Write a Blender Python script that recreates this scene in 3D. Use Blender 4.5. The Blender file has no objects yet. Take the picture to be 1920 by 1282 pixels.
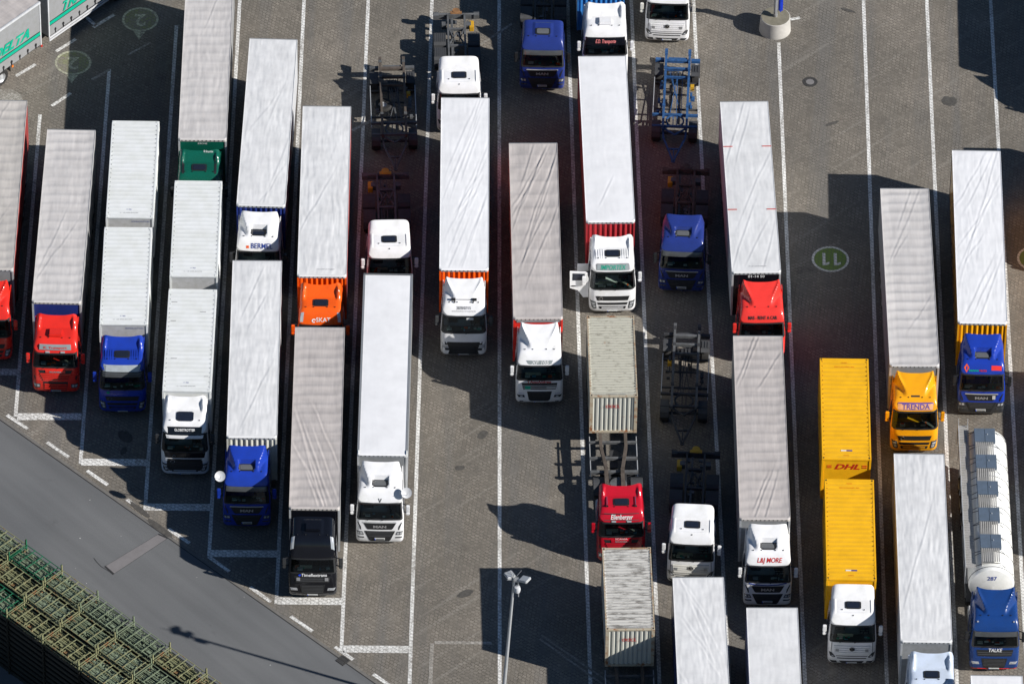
import bpy, bmesh, math, random
import numpy as np
from mathutils import Vector, Matrix

random.seed(7); rng = np.random.default_rng(7)
R = math.radians
scene = bpy.context.scene
col = scene.collection

# ------------------------------------------------------------------ camera
W0, H0 = 1920.0, 1282.0
LENS, DEP, DIST, ROLL = 287.0, R(43.5), 425.0, 0.015
FP = LENS / 36.0 * W0
CAM = Vector((0, -DIST * math.cos(DEP), DIST * math.sin(DEP)))
ROT = Matrix.Rotation(math.pi / 2 - DEP, 3, 'X') @ Matrix.Rotation(ROLL, 3, 'Z')
cd = bpy.data.cameras.new("camera"); cam = bpy.data.objects.new("camera", cd); col.objects.link(cam)
cam.location = CAM; cam.rotation_euler = ROT.to_euler()
cd.lens = LENS; cd.sensor_width = 36; cd.clip_start = 1; cd.clip_end = 3000
scene.camera = cam

def at(px, py, z=0.0):
    """ground-plane position of what the photo shows at a pixel, for a known height"""
    d = ROT @ Vector(((px - W0 / 2) / FP, (H0 / 2 - py) / FP, -1.0))
    t = (z - CAM.z) / d.z
    return CAM + d * t

# ------------------------------------------------------------------ light
w = bpy.data.worlds.new("World"); scene.world = w; w.use_nodes = True
nt = w.node_tree; nt.nodes.clear()
sky = nt.nodes.new('ShaderNodeTexSky'); sky.sky_type = 'NISHITA'; sky.sun_disc = False
bg = nt.nodes.new('ShaderNodeBackground'); wo = nt.nodes.new('ShaderNodeOutputWorld')
nt.links.new(sky.outputs[0], bg.inputs[0]); nt.links.new(bg.outputs[0], wo.inputs[0])
bg.inputs[1].default_value = 0.05
sv = at(1785, 281, 4.0) - at(1552, 326, 0.0)           # a roof corner and its shadow give the sun
sv.normalize()
elev = math.asin(sv.z); azim = math.atan2(sv.x, sv.y)
sky.sun_elevation = elev; sky.sun_rotation = azim
sky.altitude = 100; sky.air_density = 1.0; sky.dust_density = 0.0; sky.ozone_density = 4.0
sd = bpy.data.lights.new("sun", 'SUN'); sd.energy = 5.0; sd.angle = R(0.5); sd.color = (1.0, 0.96, 0.915)
sun = bpy.data.objects.new("sun", sd); col.objects.link(sun)
sun.rotation_euler = sv.to_track_quat('Z', 'Y').to_euler(); sun.location = (0, 0, 50)
scene.view_settings.view_transform = 'Standard'; scene.view_settings.look = 'None'
scene.view_settings.exposure = 0.42; scene.view_settings.gamma = 1.0

# ------------------------------------------------------------------ materials
def nodes_of(m):
    m.use_nodes = True
    t = m.node_tree
    return t, t.nodes, t.links, t.nodes['Principled BSDF']
def N(ns, typ, **kw):
    n = ns.new(typ)
    for k, v in kw.items():
        if k in n.inputs.keys() if hasattr(n, 'inputs') else False: n.inputs[k].default_value = v
        else: setattr(n, k, v)
    return n
def ramp(ns, stops):
    r = ns.new('ShaderNodeValToRGB'); e = r.color_ramp.elements
    e[0].position, e[0].color = stops[0][0], (*stops[0][1], 1)
    e[1].position, e[1].color = stops[1][0], (*stops[1][1], 1)
    for p, c in stops[2:]:
        x = e.new(p); x.color = (*c, 1)
    return r
MC = {}
def simple(name, c, rough=0.5, metal=0.0, coat=0.0, dirt=0.12, scale=3.0, spec=0.5):
    if name in MC: return MC[name]
    m = bpy.data.materials.new(name); t, ns, L, b = nodes_of(m)
    b.inputs['Roughness'].default_value = rough; b.inputs['Metallic'].default_value = metal
    b.inputs['Coat Weight'].default_value = coat; b.inputs['Coat Roughness'].default_value = 0.08
    b.inputs['Specular IOR Level'].default_value = spec
    tc = N(ns, 'ShaderNodeTexCoord'); n = N(ns, 'ShaderNodeTexNoise', Scale=scale, Detail=6.0, Roughness=0.65)
    L.new(tc.outputs['Object'], n.inputs['Vector'])
    d = tuple(v * (1 - dirt * 1.6) * (0.98 if i < 2 else 0.94) for i, v in enumerate(c))
    r = ramp(ns, [(0.3, d), (0.62, c)]); L.new(n.outputs['Fac'], r.inputs[0]); L.new(r.outputs[0], b.inputs['Base Color'])
    rr = ramp(ns, [(0.3, (min(1, rough + .12),) * 3), (0.7, (max(0, rough - .04),) * 3)])
    L.new(n.outputs['Fac'], rr.inputs[0]); L.new(rr.outputs[0], b.inputs['Roughness'])
    MC[name] = m; return m
def paint(name, c): return simple('paint_' + name, c, rough=0.24, coat=0.4, dirt=0.09, scale=1.6, spec=.35)

def paver_nodes(ns, L, tc):
    """interlocking block pattern; returns (joint factor 0..1, per-block value)"""
    mp = N(ns, 'ShaderNodeMapping'); mp.inputs['Rotation'].default_value = (0, 0, R(38))
    L.new(tc, mp.inputs['Vector'])
    sx = N(ns, 'ShaderNodeSeparateXYZ'); L.new(mp.outputs[0], sx.inputs[0])
    def math_(op, a, bb=None):
        q = N(ns, 'ShaderNodeMath'); q.operation = op
        for i, v in enumerate((a, bb)):
            if v is None: continue
            if isinstance(v, (int, float)): q.inputs[i].default_value = v
            else: L.new(v, q.inputs[i])
        return q.outputs[0]
    zx = math_('MULTIPLY', math_('PINGPONG', sx.outputs[1], 0.1), 0.45)
    zy = math_('MULTIPLY', math_('PINGPONG', sx.outputs[0], 0.1), 0.45)
    cb = N(ns, 'ShaderNodeCombineXYZ')
    L.new(math_('ADD', sx.outputs[0], zx), cb.inputs[0]); L.new(math_('ADD', sx.outputs[1], zy), cb.inputs[1])
    br = N(ns, 'ShaderNodeTexBrick'); br.offset = 0.5
    br.inputs['Scale'].default_value = 1.0; br.inputs['Brick Width'].default_value = 0.24
    br.inputs['Row Height'].default_value = 0.19; br.inputs['Mortar Size'].default_value = 0.020
    br.inputs['Mortar Smooth'].default_value = 0.4; br.inputs['Bias'].default_value = 0.0
    br.inputs['Color1'].default_value = (0, 0, 0, 1); br.inputs['Color2'].default_value = (1, 1, 1, 1)
    br.inputs['Mortar'].default_value = (0.5, 0.5, 0.5, 1)
    L.new(cb.outputs[0], br.inputs['Vector'])
    return br.outputs['Fac'], br.outputs['Color'], math_

def mix(ns, L, fac, a, b, blend='MIX'):
    m = N(ns, 'ShaderNodeMix'); m.data_type = 'RGBA'; m.blend_type = blend
    for s, v in ((0, fac), (6, a), (7, b)):
        if isinstance(v, (int, float)): m.inputs[s].default_value = v
        elif isinstance(v, tuple): m.inputs[s].default_value = (*v, 1)
        else: L.new(v, m.inputs[s])
    return m.outputs[2]

def mat_pavers():
    m = bpy.data.materials.new('block_paving'); t, ns, L, b = nodes_of(m)
    tc = N(ns, 'ShaderNodeTexCoord').outputs['Object']
    fac, colr, math_ = paver_nodes(ns, L, tc)
    n1 = N(ns, 'ShaderNodeTexNoise', Scale=0.16, Detail=5.0, Roughness=0.6); L.new(tc, n1.inputs['Vector'])
    n2 = N(ns, 'ShaderNodeTexNoise', Scale=1.3, Detail=8.0, Roughness=0.7); L.new(tc, n2.inputs['Vector'])
    n3 = N(ns, 'ShaderNodeTexNoise', Scale=14.0, Detail=4.0, Roughness=0.7); L.new(tc, n3.inputs['Vector'])
    base = ramp(ns, [(0.32, (0.155, 0.141, 0.120)), (0.70, (0.246, 0.218, 0.182)), (0.5, (0.188, 0.169, 0.141))]); L.new(n1.outputs['Fac'], base.inputs[0])
    c = mix(ns, L, 0.13, base.outputs[0], colr, 'OVERLAY')
    g2 = ramp(ns, [(0.3, (0.30,) * 3), (0.75, (0.70,) * 3)]); L.new(n2.outputs['Fac'], g2.inputs[0])
    c = mix(ns, L, 0.55, c, g2.outputs[0], 'OVERLAY')
    g3 = ramp(ns, [(0.3, (0.30,) * 3), (0.7, (0.70,) * 3)]); L.new(n3.outputs['Fac'], g3.inputs[0])
    c = mix(ns, L, 0.35, c, g3.outputs[0], 'OVERLAY')
    # worn tyre tracks along the bays: long soft streaks, greyer and smoother than the blocks
    mp = N(ns, 'ShaderNodeMapping'); mp.inputs['Scale'].default_value = (0.75, 0.05, 1); L.new(tc, mp.inputs['Vector'])
    n4 = N(ns, 'ShaderNodeTexNoise', Scale=1.0, Detail=3.0); L.new(mp.outputs[0], n4.inputs['Vector'])
    tr = ramp(ns, [(0.50, (0,) * 3), (0.64, (1,) * 3)]); L.new(n4.outputs['Fac'], tr.inputs[0])
    c = mix(ns, L, math_('MULTIPLY', tr.outputs[0], 0.5), c, (0.150, 0.146, 0.138))
    # long diagonal scuffs
    mp2 = N(ns, 'ShaderNodeMapping'); mp2.vector_type = 'TEXTURE'; mp2.inputs['Rotation'].default_value = (0, 0, R(42)); mp2.inputs['Scale'].default_value = (11, 0.45, 1); L.new(tc, mp2.inputs['Vector'])
    n5 = N(ns, 'ShaderNodeTexNoise', Scale=1.0, Detail=2.0); L.new(mp2.outputs[0], n5.inputs['Vector'])
    t5 = ramp(ns, [(0.60, (0,) * 3), (0.70, (1,) * 3)]); L.new(n5.outputs['Fac'], t5.inputs[0])
    c = mix(ns, L, math_('MULTIPLY', t5.outputs[0], 0.35), c, (0.29, 0.27, 0.235))
    # oil spots
    v = N(ns, 'ShaderNodeTexNoise', Scale=0.55, Detail=6.0, Roughness=0.75); L.new(tc, v.inputs['Vector'])
    sp = ramp(ns, [(0.60, (0,) * 3), (0.72, (1,) * 3)]); L.new(v.outputs['Fac'], sp.inputs[0])
    c = mix(ns, L, math_('MULTIPLY', sp.outputs[0], 0.55), c, (0.06, 0.056, 0.05))
    # joints, filled with dust in places
    jn = ramp(ns, [(0.40, (0.12,) * 3), (0.56, (1,) * 3)]); L.new(n2.outputs['Fac'], jn.inputs[0])
    c = mix(ns, L, math_('MULTIPLY', math_('MULTIPLY', fac, jn.outputs[0]), 0.72), c, (0.045, 0.040, 0.034))
    L.new(c, b.inputs['Base Color']); b.inputs['Roughness'].default_value = 0.88; b.inputs['Specular IOR Level'].default_value = 0.25
    bp = N(ns, 'ShaderNodeBump', Strength=0.5, Distance=0.01); L.new(math_('SUBTRACT', 1.0, fac), bp.inputs['Height']); L.new(bp.outputs[0], b.inputs['Normal'])
    return m
def mat_marking(name='marking_paint', c=(0.76, 0.755, 0.72), wear=0.43, under=(0.21, 0.19, 0.16)):
    m = bpy.data.materials.new(name); t, ns, L, b = nodes_of(m)
    tc = N(ns, 'ShaderNodeTexCoord').outputs['Object']
    fac, colr, math_ = paver_nodes(ns, L, tc)
    n = N(ns, 'ShaderNodeTexNoise', Scale=5.0, Detail=8.0, Roughness=0.8); L.new(tc, n.inputs['Vector'])
    n2 = N(ns, 'ShaderNodeTexNoise', Scale=0.5, Detail=3.0); L.new(tc, n2.inputs['Vector'])
    s = math_('ADD', math_('MULTIPLY', n.outputs['Fac'], 0.7), math_('MULTIPLY', n2.outputs['Fac'], 0.3))
    r = ramp(ns, [(max(0, wear - 0.08), (0,) * 3), (wear + 0.10, (1,) * 3)]); L.new(s, r.inputs[0])
    cc = mix(ns, L, r.outputs[0], under, c)
    cc = mix(ns, L, math_('MULTIPLY', fac, 0.6), cc, (0.10, 0.095, 0.085))
    L.new(cc, b.inputs['Base Color']); b.inputs['Roughness'].default_value = 0.75
    return m
def mat_asphalt():
    m = bpy.data.materials.new('asphalt'); t, ns, L, b = nodes_of(m)
    tc = N(ns, 'ShaderNodeTexCoord').outputs['Object']
    n1 = N(ns, 'ShaderNodeTexNoise', Scale=0.12, Detail=4.0); L.new(tc, n1.inputs['Vector'])
    mp = N(ns, 'ShaderNodeMapping'); mp.vector_type = 'TEXTURE'; mp.inputs['Rotation'].default_value = (0, 0, R(-45.5)); mp.inputs['Scale'].default_value = (14, 0.8, 1); L.new(tc, mp.inputs['Vector'])
    n2 = N(ns, 'ShaderNodeTexNoise', Scale=1.0, Detail=5.0); L.new(mp.outputs[0], n2.inputs['Vector'])
    n3 = N(ns, 'ShaderNodeTexNoise', Scale=25.0, Detail=3.0); L.new(tc, n3.inputs['Vector'])
    r = ramp(ns, [(0.3, (0.112, 0.116, 0.119)), (0.7, (0.142, 0.145, 0.146))]); L.new(n1.outputs['Fac'], r.inputs[0])
    g = ramp(ns, [(0.3, (0.41,) * 3), (0.7, (0.58,) * 3)]); L.new(n2.outputs['Fac'], g.inputs[0])
    c = mix(ns, L, 0.6, r.outputs[0], g.outputs[0], 'OVERLAY')
    g3 = ramp(ns, [(0.3, (0.35,) * 3), (0.7, (0.65,) * 3)]); L.new(n3.outputs['Fac'], g3.inputs[0])
    c = mix(ns, L, 0.4, c, g3.outputs[0], 'OVERLAY')
    n6 = N(ns, 'ShaderNodeTexNoise', Scale=0.45, Detail=7.0, Roughness=0.8); L.new(tc, n6.inputs['Vector'])
    s6 = ramp(ns, [(0.60, (0,) * 3), (0.72, (.6,) * 3)]); L.new(n6.outputs['Fac'], s6.inputs[0]); c = mix(ns, L, s6.outputs[0], c, (0.075, 0.077, 0.078))
    L.new(c, b.inputs['Base Color']); b.inputs['Roughness'].default_value = 0.85
    return m
def mat_concrete(name, a, c2, sc=2.0):
    m = bpy.data.materials.new(name); t, ns, L, b = nodes_of(m)
    tc = N(ns, 'ShaderNodeTexCoord').outputs['Object']
    n1 = N(ns, 'ShaderNodeTexNoise', Scale=sc, Detail=8.0, Roughness=0.7); L.new(tc, n1.inputs['Vector'])
    r = ramp(ns, [(0.3, a), (0.7, c2)]); L.new(n1.outputs['Fac'], r.inputs[0]); L.new(r.outputs[0], b.inputs['Base Color'])
    b.inputs['Roughness'].default_value = 0.9
    return m
def mat_tarp(name, c, band=0.10, dirt=0.25, trans=0.6, coldirt=None):
    """PVC roof sheet: bands across at the bows, blotchy soiling"""
    m = bpy.data.materials.new(name); t, ns, L, b = nodes_of(m)
    tc = N(ns, 'ShaderNodeTexCoord').outputs['Object']
    oi = N(ns, 'ShaderNodeObjectInfo')
    va = N(ns, 'ShaderNodeVectorMath'); va.operation = 'MULTIPLY_ADD'
    L.new(oi.outputs['Random'], va.inputs[0]); va.inputs[1].default_value = (57, 91, 13); L.new(tc, va.inputs[2])
    n1 = N(ns, 'ShaderNodeTexNoise', Scale=0.9, Detail=7.0, Roughness=0.62); L.new(va.outputs[0], n1.inputs['Vector'])
    mp = N(ns, 'ShaderNodeMapping'); mp.inputs['Scale'].default_value = (0.35, 3.2, 1); L.new(va.outputs[0], mp.inputs['Vector'])
    n2 = N(ns, 'ShaderNodeTexNoise', Scale=1.0, Detail=5.0, Roughness=0.6); L.new(mp.outputs[0], n2.inputs['Vector'])
    mp3 = N(ns, 'ShaderNodeMapping'); mp3.inputs['Scale'].default_value = (9, 0.8, 1); L.new(va.outputs[0], mp3.inputs['Vector'])
    n3 = N(ns, 'ShaderNodeTexNoise', Scale=1.0, Detail=4.0, Roughness=0.6); L.new(mp3.outputs[0], n3.inputs['Vector'])
    cd_ = coldirt or tuple(v * (1 - dirt) for v in c)
    r = ramp(ns, [(0.3, cd_), (0.62, c)]); L.new(n1.outputs['Fac'], r.inputs[0])
    sp_ = N(ns, 'ShaderNodeSeparateXYZ'); L.new(tc, sp_.inputs[0])
    pg = N(ns, 'ShaderNodeMath'); pg.operation = 'PINGPONG'; L.new(sp_.outputs[1], pg.inputs[0]); pg.inputs[1].default_value = 0.33
    lb = ramp(ns, [(0.0, (0.5 - band * 1.1,) * 3), (0.10, (0.5,) * 3)]); lb.color_ramp.interpolation = 'EASE'
    L.new(pg.outputs[0], lb.inputs[0])
    gm = ramp(ns, [(0.40, (0.1,) * 3), (0.62, (1,) * 3)]); L.new(n2.outputs['Fac'], gm.inputs[0])
    ln = mix(ns, L, gm.outputs[0], (0.5, 0.5, 0.5), lb.outputs[0])
    cc = mix(ns, L, 0.25, r.outputs[0], ln, 'OVERLAY')
    g3 = ramp(ns, [(0.3, (0.5 - band * .3,) * 3), (0.7, (0.5 + band * .3,) * 3)]); L.new(n3.outputs['Fac'], g3.inputs[0])
    cc = mix(ns, L, 1.0, cc, g3.outputs[0], 'OVERLAY')
    L.new(cc, b.inputs['Base Color']); b.inputs['Roughness'].default_value = 0.6
    bp = N(ns, 'ShaderNodeBump', Strength=0.15, Distance=0.01); L.new(n3.outputs['Fac'], bp.inputs['Height']); L.new(bp.outputs[0], b.inputs['Normal'])
    return m
def mat_rusty(name, c, dark, rust=(0.28, 0.11, 0.04), amt=0.62, dk=0.56, streak=(0.5, 5, 1)):
    m = bpy.data.materials.new(name); t, ns, L, b = nodes_of(m)
    tc = N(ns, 'ShaderNodeTexCoord').outputs['Object']
    mp = N(ns, 'ShaderNodeMapping'); mp.inputs['Scale'].default_value = streak; L.new(tc, mp.inputs['Vector'])
    n1 = N(ns, 'ShaderNodeTexNoise', Scale=1.6, Detail=8.0, Roughness=0.75); L.new(mp.outputs[0], n1.inputs['Vector'])
    n2 = N(ns, 'ShaderNodeTexNoise', Scale=2.4, Detail=8.0, Roughness=0.75); L.new(tc, n2.inputs['Vector'])
    r = ramp(ns, [(dk, (0,) * 3), (dk + 0.12, (1,) * 3)]); L.new(n1.outputs['Fac'], r.inputs[0])
    cc = mix(ns, L, r.outputs[0], c, dark)
    r2 = ramp(ns, [(amt, (0,) * 3), (amt + 0.08, (1,) * 3)]); L.new(n2.outputs['Fac'], r2.inputs[0])
    cc = mix(ns, L, r2.outputs[0], cc, rust)
    L.new(cc, b.inputs['Base Color']); b.inputs['Roughness'].default_value = 0.7
    return m
def mat_glass():
    m = bpy.data.materials.new('window_glass'); t, ns, L, b = nodes_of(m)
    ns.remove(b); out = ns['Material Output']
    tr = N(ns, 'ShaderNodeBsdfTransparent'); tr.inputs[0].default_value = (0.66, 0.76, 0.70, 1)
    gl = N(ns, 'ShaderNodeBsdfGlossy'); gl.inputs['Roughness'].default_value = 0.03; gl.inputs[0].default_value = (0.9, 0.95, 1, 1)
    fr = N(ns, 'ShaderNodeFresnel'); fr.inputs[0].default_value = 1.5
    mx = N(ns, 'ShaderNodeMixShader'); L.new(fr.outputs[0], mx.inputs[0]); L.new(tr.outputs[0], mx.inputs[1]); L.new(gl.outputs[0], mx.inputs[2])
    L.new(mx.outputs[0], out.inputs[0]); return m

M = dict(
    pavers=mat_pavers(), mark=mat_marking(), faint=mat_marking('faded_marking', (0.46, 0.44, 0.40), 0.52),
    green=mat_marking('green_marking', (0.16, 0.24, 0.045), 0.40), greenfaint=mat_marking('faded_green_marking', (0.22, 0.26, 0.07), 0.52),
    numfaint=mat_marking('worn_number_paint', (0.58, 0.60, 0.42), 0.47), numpaint=mat_marking('number_paint', (0.66, 0.65, 0.6), 0.40),
    asphalt=mat_asphalt(), patch=mat_concrete('patch_concrete', (0.165, 0.155, 0.155), (0.205, 0.195, 0.195), 1.5),
    joint=simple('joint_tar', (0.03, 0.03, 0.03), 0.7), kerbm=mat_concrete('gutter_stone', (0.12, 0.115, 0.105), (0.17, 0.16, 0.145), 3.0),
    concrete=mat_concrete('cast_concrete', (0.36, 0.35, 0.32), (0.50, 0.48, 0.44), 1.5),
    concretetop=mat_concrete('weathered_concrete', (0.14, 0.13, 0.09), (0.24, 0.22, 0.17), 3.0),
    tw=mat_tarp('white_tarpaulin', (0.79, 0.79, 0.795), 0.02, 0.10), tg=mat_tarp('grey_tarpaulin', (0.49, 0.45, 0.425), 0.13, 0.16),
    tg2=mat_tarp('light_grey_tarpaulin', (0.57, 0.545, 0.525), 0.09, 0.14), tw2=mat_tarp('dusty_white_tarpaulin', (0.71, 0.71, 0.705), 0.03, 0.16),
    tb=mat_tarp('beige_tarpaulin', (0.50, 0.47, 0.435), 0.09, 0.18),
    glass=mat_glass(), black=simple('black_plastic', (0.018, 0.019, 0.021), 0.45), rubber=simple('tyre_rubber', (0.022, 0.021, 0.02), 0.85),
    darkint=simple('cab_interior', (0.030, 0.031, 0.033), 0.7), dash=simple('dashboard', (0.085, 0.088, 0.082), 0.6), seat=simple('seat_fabric', (0.06, 0.06, 0.065), 0.9),
    curtain=simple('curtain', (0.15, 0.13, 0.10), 0.9), paper=simple('paper', (0.75, 0.75, 0.72), 0.8), blind=simple('sun_blind', (0.40, 0.38, 0.30), 0.8),
    chrome=simple('chrome', (0.75, 0.76, 0.78), 0.15, 1.0, dirt=0.05), alu=simple('aluminium', (0.55, 0.565, 0.58), 0.4, 0.35), galv=simple('galvanised_steel', (0.42, 0.43, 0.44), 0.5, 0.6),
    lamp=simple('lamp_glass', (0.55, 0.57, 0.60), 0.08, 0.3, 0.8), lampdark=simple('lamp_reflector', (0.16, 0.17, 0.18), 0.2, 0.7), red=simple('red_lens', (0.5, 0.02, 0.015), 0.2), orange=simple('orange_lens', (0.75, 0.2, 0.02), 0.25),
    frame=simple('chassis_steel', (0.045, 0.046, 0.050), 0.6, dirt=0.3), framebrown=simple('dusty_brown_steel', (0.10, 0.080, 0.065), 0.75, dirt=0.3), framegrey=simple('grey_steel', (0.11, 0.115, 0.12), 0.6, dirt=0.3),
    frameblue=simple('blue_steel', (0.03, 0.105, 0.27), 0.5, dirt=0.35, scale=5), guard=simple('mudguard', (0.050, 0.052, 0.056), 0.7), plate=simple('number_plate', (0.55, 0.56, 0.55), 0.5), euroblue=simple('plate_band', (0.03, 0.08, 0.5), 0.5),
    yellowbox=simple('yellow_chock', (0.60, 0.34, 0.02), 0.5), hatch=simple('roof_hatch_glass', (0.015, 0.02, 0.035), 0.12, spec=0.6), hatchgrey=simple('grey_hatch', (0.13, 0.135, 0.14), 0.35),
    greywall=simple('grey_bulkhead', (0.27, 0.28, 0.29), 0.5), corner=simple('bulkhead_cap', (0.45, 0.46, 0.47), 0.5), wbox=simple('white_swap_body', (0.74, 0.755, 0.745), 0.45, dirt=0.07, scale=1.2),
    face=simple('swap_body_front', (0.50, 0.50, 0.50), 0.5), sidew=simple('white_side', (0.55, 0.56, 0.58), 0.5),
    contbeige=mat_rusty('beige_container', (0.42, 0.41, 0.34), (0.17, 0.155, 0.12), amt=0.64, dk=0.53, streak=(1.6, 6, 1)), contgrey=mat_rusty('pale_container', (0.47, 0.46, 0.43), (0.16, 0.15, 0.135), amt=0.70, dk=0.48, streak=(0.7, 3.5, 1)),
    contface=mat_rusty('container_front', (0.50, 0.50, 0.44), (0.30, 0.26, 0.2), amt=0.60, dk=0.62, streak=(4, 1, 0.5)), contframe=mat_rusty('container_frame', (0.44, 0.39, 0.29), (0.30, 0.17, 0.08), amt=0.52, dk=0.5),
    yel=paint('courier_yellow', (0.90, 0.47, 0.012)), tankw=simple('tank_white', (0.78, 0.78, 0.75), 0.3, coat=0.4, dirt=0.06), tankhatch=simple('tank_hatch_grey', (0.10, 0.135, 0.185), 0.5), grate=simple('walkway_grating', (0.36, 0.35, 0.335), 0.6),
    inkred=simple('red_lettering', (0.55, 0.015, 0.01), 0.5), inkblue=simple('blue_lettering', (0.02, 0.05, 0.28), 0.5), inkwhite=simple('white_lettering', (0.8, 0.8, 0.8), 0.5), inkblack=simple('black_lettering', (0.02, 0.02, 0.022), 0.5),
    inkgreen=simple('green_lettering', (0.0, 0.36, 0.24), 0.5), inkpurple=simple('purple_lettering', (0.11, 0.07, 0.36), 0.5), inkpink=simple('pink_lettering', (0.75, 0.22, 0.22), 0.5), inkgrey=simple('grey_lettering', (0.28, 0.28, 0.29), 0.5), inksilver=simple('silver_lettering', (0.55, 0.55, 0.57), 0.3, 0.6),
    signpeach=simple('peach_sign', (0.78, 0.42, 0.22), 0.3), signgrey=simple('grey_sign', (0.30, 0.34, 0.35), 0.3), blueobj=simple('blue_plastic', (0.01, 0.06, 0.65), 0.3),
    olive=mat_rusty('olive_steel', (0.22, 0.225, 0.115), (0.12, 0.13, 0.07), amt=0.54, dk=0.5), olivegreen=mat_rusty('grey_green_steel', (0.17, 0.21, 0.13), (0.12, 0.14, 0.09), amt=0.70, dk=0.5), greensteel=simple('green_steel', (0.015, 0.15, 0.07), 0.5, dirt=0.4), pipe=simple('stored_grey_green_plates', (0.27, 0.33, 0.22), 0.4, dirt=0.62, scale=8), rustbar=simple('rusty_bar', (0.30, 0.15, 0.06), 0.7, dirt=0.3),
    visor=simple('smoked_visor', (0.07, 0.075, 0.08), 0.12), visorlight=simple('clear_visor', (0.40, 0.44, 0.47), 0.2), teal=simple('teal_stripe', (0.0, 0.38, 0.24), 0.45), trailgrey=simple('tarp_side_grey', (0.27, 0.275, 0.28), 0.5, dirt=0.08),
    mist=simple('blue_cloth', (0.15, 0.38, 0.5), 0.8), manhole=mat_concrete('cast_iron', (0.03, 0.03, 0.03), (0.05, 0.048, 0.045), 8), manholec=mat_concrete('manhole_fill', (0.16, 0.155, 0.15), (0.2, 0.19, 0.19), 4), oil=simple('brown_stain', (0.07, 0.055, 0.045), 0.7),
)
SR = simple('red_curtain', (0.30, 0.035, 0.032), 0.6)
P = dict(
    white=paint('white', (0.80, 0.80, 0.81)), cream=paint('cream_white', (0.72, 0.71, 0.66)), red=paint('red', (0.72, 0.028, 0.018)), darkred=paint('crimson', (0.48, 0.008, 0.022)), rentred=paint('bright_red', (0.80, 0.045, 0.035)), blue=paint('royal_blue', (0.013, 0.044, 0.36)),
    navy=paint('navy_blue', (0.020, 0.038, 0.20)), talke=paint('tank_blue', (0.010, 0.046, 0.19)), black=simple('paint_black', (0.006, 0.007, 0.011), 0.10, coat=.3, dirt=.1, spec=.3), orange=paint('orange', (0.86, 0.11, 0.008)), yellow=paint('yellow', (0.82, 0.36, 0.008)), green=paint('green', (0.004, 0.095, 0.062)),
    silver=paint('pale_blue_silver', (0.55, 0.62, 0.74)), charcoal=paint('charcoal', (0.04, 0.042, 0.045)))

# ------------------------------------------------------------------ mesh helpers
SPLIT = dict(axles='axle', strap_buckles='strap_buckle', brackets='bracket', hooks='hook', marker_lamps='marker_lamp', cross_beams='cross_beam', end_wall='end_wall', corner_post='corner_post', eaves_rail='eaves_rail', side_guard='guard_rail', corner_casting='corner_casting', corner_castings='corner_casting',
             front_beams='front_beam', roof_lamps='roof_lamp', roof_horns='roof_horn', corner_cap='corner_cap', red_marks='red_mark', red_bars='red_bar', cross_tubes='cross_tube', air_tanks='air_tank', roof_rail='roof_rail', scratches='scratch', stripe_edges='stripe_edge')
def split_build(me, name, parent, smooth, bevel):
    bm = bmesh.new(); bm.from_mesh(me); bm.faces.ensure_lookup_table(); seen = set(); first = None; isl = []
    for f in bm.faces:
        if f.index in seen: continue
        st = [f]; seen.add(f.index); g = []
        while st:
            q = st.pop(); g.append(q.index)
            for e in q.edges:
                for h in e.link_faces:
                    if h.index not in seen: seen.add(h.index); st.append(h)
        isl.append(g)
    bm.free()
    for g in isl:
        vs = sorted({v for i in g for v in me.polygons[i].vertices}); mp = {v: k for k, v in enumerate(vs)}
        m2 = bpy.data.meshes.new(name); m2.from_pydata([me.vertices[v].co[:] for v in vs], [], [[mp[v] for v in me.polygons[i].vertices] for i in g])
        for m_ in me.materials: m2.materials.append(m_)
        if smooth or bevel: m2.polygons.foreach_set('use_smooth', [True] * len(m2.polygons)); m2.set_sharp_from_angle(angle=R(smooth or 40))
        o = bpy.data.objects.new(name, m2); col.objects.link(o)
        if parent: o.parent = parent
        first = first or o
    bpy.data.meshes.remove(me); return first
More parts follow.
